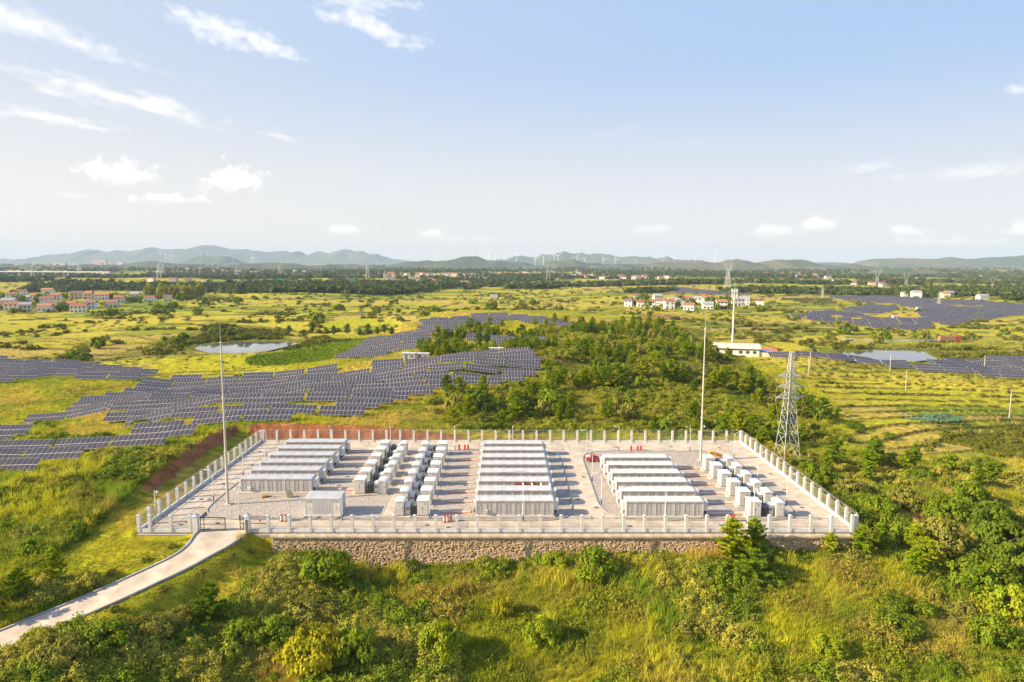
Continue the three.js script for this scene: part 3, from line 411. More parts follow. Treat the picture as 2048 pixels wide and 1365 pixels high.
// --- red pickup, yellow bin, crates, manholes
{
  const g = thing('pickup_truck', 'red pickup parked at the back left of the right container block', 'pickup', [17.5, 0.04, -134.2], 0.06);
  g.scale.setScalar(0.86);
  const s = new THREE.Shape([[-2.3, 0.45], [2.3, 0.45], [2.35, 0.95], [1.1, 1.05], [0.55, 1.65], [-0.75, 1.68], [-0.85, 1.05], [-2.35, 1.05]].map((p) => new THREE.Vector2(...p))); const b = new THREE.ExtrudeGeometry(s, { depth: 1.6, bevelEnabled: true, bevelSize: 0.06, bevelThickness: 0.06, bevelSegments: 2 }); b.translate(0, 0, -0.8); b.scale(0.62, 1, 1); mesh('body', b, M.red, g);
  const w = new THREE.Shape([[-0.7, 1.1], [0.85, 1.1], [0.48, 1.58], [-0.68, 1.6]].map((p) => new THREE.Vector2(...p))); const wi = new THREE.ExtrudeGeometry(w, { depth: 1.76, bevelEnabled: false }); wi.translate(0, 0, -0.88); wi.scale(0.62, 1, 1); mesh('window', wi, M.dark, g);
  for (const x of [-0.9, 0.9]) for (const z of [-0.8, 0.8]) { const c = new THREE.CylinderGeometry(0.36, 0.36, 0.22, 14); c.rotateX(Math.PI / 2); c.translate(x, 0.36, z); const t = mesh('wheel', c, M.black, g); const r = new THREE.CylinderGeometry(0.2, 0.2, 0.24, 10); r.rotateX(Math.PI / 2); r.translate(x, 0.36, z); mesh('rim', r, M.steel, t); }
  for (const z of [-0.55, 0.55]) mesh('headlight', box(0.06, 0.14, 0.3, 1.46, 0.75, z), M.white, g);
  mesh('cargo', box(0.9, 0.35, 1.3, -0.98, 1.05, 0), M.white, g);
}
{ const g = thing('yellow_bin', 'bright yellow bin with an open chute behind the right cabinets', 'bin', [42.2, 0.05, -135.5]); mesh('body', merge([box(1.3, 1.5, 1.2, 0, 0, 0), box(1.4, 0.1, 1.3, 0, 1.5, 0)]), M.yellow, g); mesh('chute', box(1.4, 0.5, 0.9, 1.2, 0.7, -0.2, 0, 0, -0.35), mat(0.75, 0.30, 0.02, 0.5), g); mesh('foot', box(1.2, 0.1, 1.1, 0, -0.02, 0), M.dark, g); }
function pallet(x, z, label, m, t) { const g = thing('wooden_pallet', label, 'pallet', [x, 0.05, z], t); for (let k = 0; k < 5; k++) mesh('plank', box(1.1, 0.05, 0.16, 0, 0.22, -0.4 + k * 0.2), m, g); for (const s of [-0.5, 0, 0.5]) mesh('runner', box(0.1, 0.2, 1.0, s, 0.015, 0), m, g); }
pallet(-41.0, -112.9, 'small brown pallet lying before the front left container', mat(0.33, 0.22, 0.08, 0.9), 0.4);
{ const g = thing('cable_drum', 'pale cable drum tipped over before the front left container', 'cable drum', [-36.9, 0.55, -112.9], 0.5); for (const s of [-0.35, 0.35]) { const c = new THREE.CylinderGeometry(0.6, 0.6, 0.07, 18); c.rotateX(Math.PI / 2 - 0.3); c.translate(0, 0, s); mesh('flange', c, mat(0.55, 0.47, 0.28, 0.9), g); } const c = new THREE.CylinderGeometry(0.3, 0.3, 0.7, 14); c.rotateX(Math.PI / 2 - 0.1); mesh('core', c, mat(0.4, 0.3, 0.15, 0.9), g); }
{ const R = rng(31), spots = [[-53, -112], [-51.4, -111.8], [-50, -111.7], [-51, -120], [-49.9, -131], [-52, -141], [-49.6, -100.6], [-44.2, -101.2], [-20, -99.8], [-8.7, -99.6], [-12, -100.4], [19, -100], [24, -144.6], [14.6, -124], [12.3, -112], [14.9, -108], [11.8, -130], [49.5, -117], [48.8, -108], [50.5, -126], [46.5, -144.5], [33, -100.4], [-30, -119], [-29.6, -124], [-29, -129.5], [-28.6, -114.5], [-6.8, -112.5], [-7.4, -119], [-7.8, -125.5], [34.8, -110], [34.4, -116], [34.2, -121.5], [35.2, -105], [-44, -144.5], [-18, -144.7], [5, -145], [36, -145]];
  spots.forEach(([x, z]) => { const inRoad = x < -48.6 || z > -102.4 || z < -142.2 || (x > 11.5 && x < 15.2) || x > 47.2; const g = thing('manhole_cover', `dark round manhole cover in the ${inRoad ? (z > -102.5 ? 'front road' : z < -142 ? 'back road' : x < -48 ? 'left road' : x > 46 ? 'right road' : 'middle road') : x < -20 ? 'gravel beside the left cabinets' : x < 10 ? 'gravel beside the middle containers' : 'gravel beside the right cabinets'}`, 'manhole cover', [x, inRoad ? 0.012 : 0.06, z], R() * 3, 'manhole covers in the ' + (inRoad ? 'road' : 'yard')); mesh('lid', cyl(0.33, 0.32, 0.03, 0, -0.01, 0, 18), M.dark, g); const r = new THREE.TorusGeometry(0.36, 0.035, 4, 20); r.rotateX(Math.PI / 2); mesh('rim', r, M.kerb, g); }); }
// --- stone retaining wall
{
  const g = thing('stone_wall', 'long rubble-stone retaining wall under the front fence', 'wall', [0, 0, -97.25]);
  const L = 87, x0 = -34.4, cop = mesh('coping', uvMetres(box(L + 0.4, 0.28, 1.1, x0 + L / 2, -0.38, 0.35), 3), mat(0.62, 0.50, 0.35, 0.95, { map: stoneTex }), g);
  mesh('core', box(L, 6.2, 1.0, x0 + L / 2, -6.6, -0.05), mat(0.46, 0.355, 0.23, 1), g);
  const R = rng(99);
  for (let v = 0; v < 3; v++) {
    const s = new THREE.IcosahedronGeometry(0.5, 1), p = s.attributes.position, q = new Map(); for (let i = 0; i < p.count; i++) { const k = [p.getX(i), p.getY(i), p.getZ(i)].map((a) => a.toFixed(3)).join(); if (!q.has(k)) q.set(k, 0.72 + 0.5 * R()); const f = q.get(k); p.setXYZ(i, clamp(p.getX(i) * f * 1.35, -0.52, 0.52), clamp(p.getY(i) * f * 1.35, -0.5, 0.5), clamp(p.getZ(i) * f * 1.2, -0.5, 0.42)); } s.computeVertexNormals();
    const list = []; for (let y = -6.3, r = 0; y < -0.38; r++) { const h = 0.12 + 0.10 * R(); for (let x = x0 + (r % 2) * 0.2; x < x0 + L;) { const w = 0.13 + 0.24 * R(); if (Math.floor(R() * 3) === v) list.push([x + w / 2, y + h / 2, 0.52 - (y + 0.4) * 0.05 + R() * 0.1, w, h]); x += w; } y += h; }
    const im = new THREE.InstancedMesh(s, mat(0.76, 0.58, 0.37, 0.95, { map: stoneTex }), list.length), m4 = new THREE.Matrix4(), c = new THREE.Color(), e = new THREE.Euler(), qt = new THREE.Quaternion();
    list.forEach(([x, y, z, w, h], i) => { e.set((R() - 0.5) * 0.5, (R() - 0.5) * 0.5, (R() - 0.5) * 0.7); m4.compose(new THREE.Vector3(x, y, z), qt.setFromEuler(e), new THREE.Vector3(w * 1.15, h * 1.2, 0.2)); im.setMatrixAt(i, m4); const t = 0.74 + 0.32 * R(), u = R() * 0.12; c.setRGB(t, t * (0.97 - u * 0.5), t * (0.94 - u)); im.setColorAt(i, c); });
    im.name = 'stones'; im.userData.kind = 'stuff'; im.castShadow = im.receiveShadow = true; g.add(im);
  }
  for (const x of [-14.8, 3, 21.5, 39]) mesh('expansion_joint', box(0.12, 5.6, 0.12, x, -6, 0.86), M.grey, g);
}
// --- access road from the gate, with a kerb on each side
{
  const curve = new THREE.CatmullRomCurve3(ROAD.map((p) => new THREE.Vector3(p[0], p[2], p[1])), false, 'catmullrom', 0.5), N = 90, hw = 2.35;
  const ribbon = (o0, o1, y, h) => { const pos = [], idx = [], uv = []; for (let k = 0; k <= N; k++) { const t = k / N * 0.97 + 0.012, p = curve.getPointAt(t), d = curve.getTangentAt(t), l = Math.hypot(d.x, d.z), nx = d.z / l, nz = -d.x / l; const wide = 1 + 0.5 * sstep(0.13, 0.02, t); [[o0, y - h], [o0, y], [o1, y], [o1, y - h]].forEach(([o, yy]) => { const oo = Math.abs(o) >= hw ? Math.sign(o) * (hw * wide + Math.abs(o) - hw) : o * wide; pos.push(p.x + nx * oo, p.y + yy, p.z + nz * oo); uv.push(oo / 6, k / N * 11); }); if (k) for (let q = 0; q < 3; q++) { const a = (k - 1) * 4 + q, b = k * 4 + q; idx.push(a, b, a + 1, b, b + 1, a + 1); } } const g = new THREE.BufferGeometry(); g.setAttribute('position', new THREE.Float32BufferAttribute(pos, 3)); g.setAttribute('uv', new THREE.Float32BufferAttribute(uv, 2)); g.setIndex(idx); const n = g.toNonIndexed(); n.computeVertexNormals(); return n; };
  const o = setting('access_road', ribbon(-hw, hw, 0.02, 0.4), M.conc[1]); o.userData.label = 'pale concrete access road running down from the gate';
  mesh('kerb', ribbon(hw, hw + 0.28, 0.2, 0.5), M.kerb, o); mesh('kerb', ribbon(-hw - 0.28, -hw, 0.2, 0.5), M.kerb, o);
}
// ================================================================ solar tables
const MOD_W = 0.992, MOD_L = 1.66, COLS = 11, TILT = 30 * D2R, TW = COLS * 1.012, TLEN = 2 * MOD_L + 0.06, LOW = 0.55;
const cellTones = [[0.056, 0.052, 0.062], [0.062, 0.055, 0.062], [0.050, 0.050, 0.065], [0.066, 0.058, 0.061]].map((c) => new THREE.MeshPhysicalMaterial({ color: lin(...c), roughness: 0.2, specularIntensity: 0.5 }));
const alu = mat(0.74, 0.70, 0.68, 0.45, { metalness: 0.2 }), postMat = mat(0.42, 0.41, 0.39, 0.6, { metalness: 0.3 });
const tiltUp = (g) => { g.rotateX(TILT); g.translate(0, LOW, TLEN / 2 * Math.cos(TILT)); return g; };          // lower edge towards +z
const modGeo = box(MOD_W - 0.065, 0.035, MOD_L - 0.065, 0, 0, 0);
const modAt = (i, r) => [-TW / 2 + (i + 0.5) * 1.012, 0.03, -(MOD_L / 2 + 0.015) - r * (MOD_L + 0.03)];
const frameGeo = tiltUp(box(TW, 0.04, TLEN, 0, 0, -TLEN / 2));
const modGeos = []; for (let r = 0; r < 2; r++) for (let i = 0; i < COLS; i++) { const g = modGeo.clone(); g.translate(...modAt(i, r)); modGeos.push(tiltUp(g)); }
const arrayGeo = (k) => merge(modGeos.filter((_, n) => n % 1 === 0).map((g) => g.clone()));
const arrayGeos = [arrayGeo(0)];
const zc = TLEN / 2 * Math.cos(TILT), hp = (z) => LOW + (zc - z) * Math.tan(TILT);
const postGeos = [-TW / 2 + 1.2, 0, TW / 2 - 1.2].map((x) => merge([box(0.09, hp(0.7) + 0.9, 0.09, x, -0.9, 0.7), box(0.09, hp(-0.75) + 0.9, 0.09, x, -0.9, -0.75), bar([x, hp(0.7) - 0.2, 0.7], [x, hp(-0.75) - 0.35, -0.75], 0.035)]));
// arrays of tables: outline on the ground, first row, row spacing, name
const ARRAYS = [
  { key: 'hillside', where: 'the hillside array', P: [[-131,-188],[-136,-205],[-134,-218],[-127,-230],[-130,-248],[-122,-258],[-107,-246],[-96,-255],[-80,-258],[-62,-254],[-38,-247],[-26,-251],[-11,-254],[8.9,-252.5],[12.4,-236.5],[12.0,-227.4],[8,-217],[2.9,-212],[-3.4,-206],[-14.9,-198.5],[-24.9,-190],[-29.0,-182],[-33.3,-169],[-35.5,-163],[-47,-163.5],[-52,-164.7],[-49.7,-156.3],[-58,-160],[-86,-163],[-109,-175]], pitch: 7.1, gapz: [[-62, -190, 9, 5], [-54, -170, 7, 4], [-18, -232, 6, 3]] },
  { key: 'near left', where: 'the left bank array', P: [[-140,-133],[-106,-135],[-95,-140],[-85,-147],[-72,-156],[-58,-158],[-50,-160],[-49,-155],[-58,-150],[-65,-142],[-68,-133],[-69,-129],[-80.2,-129],[-81,-124],[-84.6,-122],[-83.7,-118],[-90,-117],[-120,-114],[-140,-112]], pitch: 6.9, gapz: [] },
  { key: 'far left patch', where: 'the small left patch', P: [[-160,-164],[-121,-164],[-112,-159],[-111,-152],[-160,-150]], pitch: 6.4, gapz: [] },
  { key: 'upper left', where: 'the upper left array', P: [[-250,-296],[-222,-297],[-207,-294],[-193,-295],[-150,-272],[-134,-261],[-133,-240],[-154,-243],[-166,-250],[-172,-246],[-174,-238],[-180,-231],[-250,-224]], pitch: 7.0, gapz: [[-150, -256, 10, 4]] },
  { key: 'far hill', where: 'the far hill array', P: [[-74,-300],[-68,-328],[-58,-392],[-43,-412],[-8,-432],[14,-420],[29,-410],[42,-380],[34,-376],[8,-404],[-8,-396],[-28,-386],[-33,-350],[-38,-318],[-42,-292]], pitch: 7.0, gapz: [] },
  { key: 'wood edge', where: 'the wood edge strips', P: [[-24,-340],[-16,-345],[9,-316],[20,-316],[12,-298],[-6,-308]], pitch: 7.0, gapz: [] },
  { key: 'right strip', where: 'the right strip', P: [[114,-306],[151,-302],[184,-297],[209,-318],[234,-326],[270,-328],[252,-272],[206,-266],[189,-274],[174,-282],[148,-290],[112,-291]], pitch: 6.4, gapz: [] },
  { key: 'far right', where: 'the distant right arrays', P: [[232,-541],[283,-613],[306,-604],[298,-539],[336,-543],[314,-495],[274,-458],[262,-474],[256,-503],[231,-514]], pitch: 7.4, gapz: [[275, -545, 14, 12], [290, -500, 10, 7]] },
  { key: 'far right', where: 'the distant right arrays', P: [[323,-648],[394,-725],[396,-683],[348,-614],[309,-593]], pitch: 7.4, gapz: [] },
  { key: 'far right', where: 'the distant right arrays', P: [[438,-921],[506,-920],[538,-842],[541,-700],[478,-618],[384,-549],[325,-495],[332,-543],[413,-669],[448,-773],[415,-822]], pitch: 7.4, gapz: [[470, -700, 20, 22], [420, -600, 16, 10], [500, -780, 18, 16], [370, -545, 12, 8]] },
  { key: 'far middle', where: 'the distant arrays', P: [[215,-1120],[300,-1000],[360,-980],[340,-1060],[260,-1200]], pitch: 7.4, gapz: [] },
  { key: 'far middle', where: 'the distant arrays', P: [[220,-1500],[330,-1480],[360,-1560],[240,-1600]], pitch: 8, gapz: [] },
];
const tables = [];
ARRAYS.forEach((A, ai) => {
  const zs = A.P.map((p) => p[1]), z1 = Math.max(...zs), z0 = Math.min(...zs), R = rng(ai * 17 + 3); let row = 0;
  for (let z = z1 - 2; z > z0; z -= A.pitch, row++) {
    const xs = []; for (let i = 0, j = A.P.length - 1; i < A.P.length; j = i++) { const a = A.P[i], b = A.P[j]; if ((a[1] > z) !== (b[1] > z)) xs.push(a[0] + (z - a[1]) * (b[0] - a[0]) / (b[1] - a[1])); }
    xs.sort((a, b) => a - b); let no = 0;
    for (let s = 0; s + 1 < xs.length; s += 2) {
      let n = Math.round((xs[s + 1] - xs[s]) / (TW + 0.75)); if (!n && xs[s + 1] - xs[s] > 6) n = 1;
      const start = xs[s + 1] - n * (TW + 0.75);          // flush with the right-hand end of the row
      for (let k = 0; k < n; k++) {
        const x = start + (k + 0.5) * (TW + 0.75) + (R() - 0.5) * 0.5, zz = z + (R() - 0.5) * 0.3;
        if (A.gapz.some((g) => Math.hypot((x - g[0]) / g[2], (zz - g[1]) / g[3]) < 1) || R() < 0.03) continue;
        if (nearRoad(x, zz)[0] < 6) continue;
        const hl = H(x - TW / 2, zz), hr = H(x + TW / 2, zz), hm = H(x, zz); if (Math.abs(hr - hl) > 2.6 || (x + TW / 2 > -63.5 && zz > -153.5)) continue;
        tables.push({ x, z: zz, y: Math.max((hl + hr) / 2, hm - 0.15, (hl + hr) / 2 + 0), rz: Math.atan2(hr - hl, TW), row, no: no++, A, d: Math.hypot(x, zz - 0) });
      }
    }
  }
});
tables.sort((a, b) => a.d - b.d);
const Rs = rng(4242);
tables.slice(0, 300).forEach((t, n) => {
  const tones = cellTones, g = thing('solar_table', `solar table, ${ord(t.no)} from the left in the ${ord(t.row)} row of ${t.A.where}`, 'solar table', [t.x, t.y, t.z], 0, 'solar tables of ' + t.A.where);
  g.rotation.z = t.rz;
  mesh('frame', frameGeo, alu, g);
  if (n < 64) modGeos.forEach((m) => mesh('module', m, tones[Math.floor(Rs() * 4)], g));
  else { const a = mesh('modules', arrayGeos[0], tones[Math.floor(Rs() * 4)], g); a.userData.kind = 'stuff'; }
  postGeos.forEach((p) => mesh('post', p, postMat, g));
});
{
  const rest = tables.slice(300), f = new THREE.InstancedMesh(frameGeo, alu, rest.length), a = new THREE.InstancedMesh(arrayGeos[0], cellTones[0], rest.length), p = new THREE.InstancedMesh(merge(postGeos.map((g) => g.clone())), postMat, rest.length), m = new THREE.Matrix4(), q = new THREE.Quaternion(), e = new THREE.Euler();
  rest.forEach((t, i) => { m.compose(new THREE.Vector3(t.x, t.y, t.z), q.setFromEuler(e.set(0, 0, t.rz)), new THREE.Vector3(1, 1, 1)); f.setMatrixAt(i, m); a.setMatrixAt(i, m); p.setMatrixAt(i, m); });
  const g = new THREE.Group(); g.name = 'distant_solar_tables'; g.userData = { kind: 'stuff', label: 'distant rows of dark solar tables on the far hills' }; [[f, 'frames'], [a, 'modules'], [p, 'posts']].forEach(([o, n]) => { o.name = n; o.userData.kind = 'stuff'; o.castShadow = o.receiveShadow = true; g.add(o); }); scene.add(g);
  console.log('tables', tables.length);
}
// inverter huts among the tables
function hut(x, z, label) { const g = thing('inverter_hut', label, 'hut', [x, H(x, z), z]); mesh('wall', box(5, 2.5, 2.4, 0, -0.2, 0), M.cont, g); mesh('roof', box(5.4, 0.18, 2.8, 0, 2.3, 0), M.contRoof, g); mesh('door', box(0.9, 1.9, 0.05, -1, 0.1, 1.22), M.grey, g); mesh('louvre', box(1.2, 0.8, 0.05, 1.2, 0.9, 1.22), M.grey, g); }
hut(-37, -258, 'left white hut behind the hillside array'); hut(-32, -259, 'second white hut behind the hillside array'); hut(-4, -262, 'white hut above the top of the hillside array'); hut(322, -560, 'white hut among the distant right arrays'); hut(402, -660, 'white hut standing high in the distant right arrays'); hut(545, -690, 'white hut at the right end of the distant arrays');
// wire fence along the foot of the array
{
  const path = [[-112, -107], [-92, -112], [-80, -119], [-72, -125], [-67, -137], [-63, -147], [-52, -157], [-38, -158.5], [-22, -161], [-8, -170], [4, -186], [14, -200]];
  const g = thing('wire_fence', 'dark green wire fence along the foot of the solar arrays', 'fence', [0, 0, 0]), gm = mat(0.05, 0.09, 0.05, 0.6), pg = box(0.08, 1.9, 0.08, 0, -0.1, 0), pts = [];
  for (let k = 0; k + 1 < path.length; k++) { const [a, b] = [path[k], path[k + 1]], l = Math.hypot(b[0] - a[0], b[1] - a[1]), n = Math.round(l / 3); for (let i = 0; i < n; i++) pts.push([mix(a[0], b[0], i / n), mix(a[1], b[1], i / n)]); }
  pts.forEach(([x, z]) => { const p = mesh('post', pg, gm, g); p.position.set(x, H(x, z), z); });
  const L = []; for (let i = 0; i + 1 < pts.length; i++) for (const y of [0.5, 1.1, 1.7]) L.push(bar([pts[i][0], H(...pts[i]) + y, pts[i][1]], [pts[i + 1][0], H(...pts[i + 1]) + y, pts[i + 1][1]], 0.008, 3)); mesh('wires', merge(L), gm, g);
}
// ================================================================ vegetation
const leafMat = (r, g, b, t = 0.35) => new THREE.MeshPhysicalMaterial({ color: lin(r, g, b), roughness: 0.95, vertexColors: true, transmission: t, thickness: 0, specularIntensity: 0.06 });
const barkMat = mat(0.13, 0.095, 0.065, 0.95);
function triSoup() { const pos = [], col = [], nor = []; return { pos, col, tri(a, b, c, k) { pos.push(...a, ...b, ...c); for (let i = 0; i < 3; i++) col.push(...k); }, geo() { const g = new THREE.BufferGeometry(); g.setAttribute('position', new THREE.Float32BufferAttribute(pos, 3)); g.setAttribute('color', new THREE.Float32BufferAttribute(col, 3)); g.computeVertexNormals(); return g; } }; }
function randDir(R) { const z = R() * 2 - 1, a = R() * 6.2832, s = Math.sqrt(1 - z * z); return [s * Math.cos(a), z, s * Math.sin(a)]; }
function leaf(S, c, n, size, R, k, asp = 0.6) { // a leaf-sized rhomb at c facing about n
  const d = [n[0] + (R() - 0.5) * 1.6, n[1] + (R() - 0.5) * 1.6, n[2] + (R() - 0.5) * 1.6], l = Math.hypot(...d) || 1, N = new THREE.Vector3(d[0] / l, d[1] / l, d[2] / l), U = new THREE.Vector3(...randDir(R)).cross(N).normalize(), V = N.clone().cross(U), s = size * (0.7 + 0.6 * R());
  const p = (u, v) => [c[0] + U.x * u * s + V.x * v * s, c[1] + U.y * u * s + V.y * v * s, c[2] + U.z * u * s + V.z * v * s];
  const a = p(-1, 0), b = p(0, asp), e = p(1, 0), f = p(0, -asp); S.tri(a, b, e, k); S.tri(a, e, f, k);
}
// broad crown: unit half-width and unit height, leaves gathered in clumps
function crownGeo(seed, clumps, per, size, flat = 1, loose = 0.26, lowest = 0.08) {
  const R = rng(seed), S = triSoup();
  for (let c = 0; c < clumps; c++) {
    const d = randDir(R), rad = 0.45 + 0.55 * Math.sqrt(R()), lump = 0.8 + 0.35 * vnoise(d[0] * 2 + seed, d[2] * 2 + d[1] * 3);
    let y = 0.52 + d[1] * rad * 0.46 * lump; const w = Math.sqrt(Math.max(0.05, 1 - Math.pow(Math.abs(y - 0.42) / 0.62, 2.4)));
    const cx = d[0] * rad * lump * w, cz = d[2] * rad * lump * w; y = Math.max(lowest, y);
    const cr = loose * (0.6 + 0.7 * R()), tone = 0.78 + 0.44 * R(), hue = (R() - 0.5) * 0.18, k0 = [tone * (1 + hue), tone, tone * (1 - hue)];
    for (let i = 0; i < per; i++) { const q = randDir(R), rr = cr * Math.pow(R(), 0.45), t = 0.9 + 0.2 * R(); leaf(S, [cx + q[0] * rr, (y + q[1] * rr * 0.55) * flat, cz + q[2] * rr], [q[0] + d[0] * 0.5, Math.abs(q[1]) + 0.5, q[2] + d[2] * 0.5], size, R, [k0[0] * t, k0[1] * t, k0[2] * t]); }
  }
  return S.geo();
}
function trunkGeo(seed, h, r) { const R = rng(seed), L = [cyl(r, r * 0.5, h, 0, -0.12, 0, 6)]; for (let k = 0; k < 6; k++) { const a = R() * 6.28, y = h * (0.25 + 0.5 * R()), o = 0.25 + 0.35 * R(); L.push(bar([0, y, 0], [Math.cos(a) * o, y + 0.2 + 0.15 * R(), Math.sin(a) * o], r * 0.35, 4)); } return merge(L); }
// young pine, unit height: whorls of branches with needle tufts
function pineGeo(seed, wide, gappy, fine = 1) {
  const R = rng(seed), S = triSoup(), B = [cyl(0.02, 0.006, 0.98, 0, -0.03, 0, 6)], levels = Math.round(11 * fine);
  for (let v = 0; v < levels; v++) {
    const t = v / (levels - 1), y = 0.16 + 0.80 * t, rad = wide * Math.pow(1 - t, 0.6) * (0.55 + 0.45 * Math.min(1, t * 4)) * (0.8 + 0.45 * R()) + 0.035, nb = 5 + Math.floor(R() * 3);
    for (let b = 0; b < nb; b++) {
      if (R() < gappy) continue; const a = (b + R() * 0.7) / nb * 6.28 + v, up = 0.25 + 0.3 * R();
      const tone = 0.8 + 0.4 * R(); if (v % 2 === 0) B.push(bar([0, y, 0], [Math.cos(a) * rad * 0.9, y + rad * up * 0.8, Math.sin(a) * rad * 0.9], 0.005, 3));
      const nt = Math.max(2, Math.round(rad / 0.05));
      for (let i = 0; i < nt; i++) {
        const s = (i + 0.6) / nt, cx = Math.cos(a) * rad * s + (R() - 0.5) * 0.05, cy = y + rad * up * s + (R() - 0.5) * 0.03, cz = Math.sin(a) * rad * s + (R() - 0.5) * 0.05, hue = (R() - 0.5) * 0.2, k = [tone * (1 + hue), tone, tone * (1 - hue)];
        for (let n = 0; n < 13; n++) { const d = randDir(R); d[1] = d[1] * 0.7 + 0.3; const l = 0.066 * (0.7 + 0.6 * R()), w = 0.019, px = d[2], pz = -d[0], pl = Math.hypot(px, pz) || 1; const tip = [cx + d[0] * l, cy + d[1] * l, cz + d[2] * l]; S.tri([cx - px / pl * w, cy, cz - pz / pl * w], [cx + px / pl * w, cy, cz + pz / pl * w], tip, k); S.tri([cx, cy - w, cz], [cx, cy + w, cz], tip, k); }
      }
    }
  }
  return [S.geo(), merge(B)];
}
const V = {
  broad: [0, 1, 2, 3].map((k) => crownGeo(100 + k * 7, 58, 66, 0.060, 1, 0.27)), shrub: [0, 1, 2, 3].map((k) => crownGeo(200 + k * 5, 34, 40, 0.085, 1, 0.36, 0.02)), mid: [0, 1, 2].map((k) => crownGeo(300 + k * 9, 26, 26, 0.12, 1, 0.34, 0.05)), far: [0, 1].map((k) => crownGeo(400 + k * 3, 12, 12, 0.24, 1, 0.4, 0.02)),
  trunk: [0, 1].map((k) => trunkGeo(k + 1, 0.62, 0.035)),
  pine: [pineGeo(11, 0.34, 0.12), pineGeo(12, 0.40, 0.18), pineGeo(13, 0.29, 0.10), pineGeo(14, 0.36, 0.22), pineGeo(15, 0.45, 0.25)],
};
const LM = { broad: leafMat(0.19, 0.255, 0.016), yellow: leafMat(0.36, 0.34, 0.018), olive: leafMat(0.27, 0.26, 0.045), pine: leafMat(0.27, 0.36, 0.012, 0.25), pine2: leafMat(0.19, 0.28, 0.014, 0.25), pine3: leafMat(0.36, 0.41, 0.014, 0.25), dark: leafMat(0.135, 0.19, 0.016), poplar: leafMat(0.30, 0.30, 0.03), fresh: leafMat(0.29, 0.35, 0.018) };
function pine(x, z, h, v, m, turn, label, group, name = 'pine_tree') { const g = thing(name, label, 'tree', [x, H(x, z) - 0.05, z], turn, group); g.scale.setScalar(h); mesh('crown', V.pine[v][0], m, g); mesh('trunk', V.pine[v][1], barkMat, g); return g; }
function broad(x, z, h, r, set, v, m, turn, label, group, name = 'broadleaf_tree', cat = 'tree') { const g = thing(name, label, cat, [x, H(x, z) - 0.08, z], turn, group); mesh('crown', V[set][v % V[set].length], m, g).scale.set(r, h, r); mesh('trunk', V.trunk[v % 2], barkMat, g).scale.set(h * 0.7, h, h * 0.7); return g; }
const RV = rng(2024), pickM = (a) => a[Math.floor(RV() * a.length)];
// --- named trees near the camera
[[-22.3, -88.8, 4.4, 2, 'slim bright young pine standing before the big round bush below the wall'], [-13.3, -95, 2.2, 0, 'tiny pine at the foot of the stone wall'], [32.4, -93.4, 6.8, 1, 'tallest pine before the right end of the stone wall'], [36.1, -94.6, 6.0, 0, 'dark pine close beside the tallest pine'], [33.8, -88.6, 5.6, 4, 'broad pine in front of the tallest pine pair'], [47.6, -95.2, 3.8, 3, 'open young pine at the right end of the stone wall'], [52.0, -95.2, 4.8, 0, 'pine with bare stem at the front right fence corner'], [55.6, -96.8, 4.4, 3, 'pine behind the one at the front right fence corner'], [-47.0, -93.2, 0.01, 0, ''], [-62.4, -77.5, 4.8, 1, 'pine beside the access road, lowest of the roadside row'], [-60.4, -81.0, 4.4, 3, 'second pine of the row beside the access road'], [-58.6, -84.8, 4.8, 0, 'pine of the roadside row nearest the gate'], [-64.6, -80.6, 4.2, 4, 'pine set back from the row beside the access road'], [-36.6, -80.4, 5.4, 1, 'tall pine below the grass bank of the access road'], [60.8, -96.5, 5.4, 0, 'pine in the thicket right of the compound'], [56.8, -90.0, 4.8, 2, 'slender pine before the thicket right of the compound'], [63, -86.0, 5.2, 1, 'broad pine at the lower edge of the right thicket'], [60.0, -92.5, 5.2, 4, 'pale pine in the middle of the right thicket']].forEach(([x, z, h, v, l], k) => { if (h > 1) pine(x, z, h, v, [LM.pine, LM.pine2, LM.pine3][k % 3], k * 1.7, l, 'young pines round the compound'); });
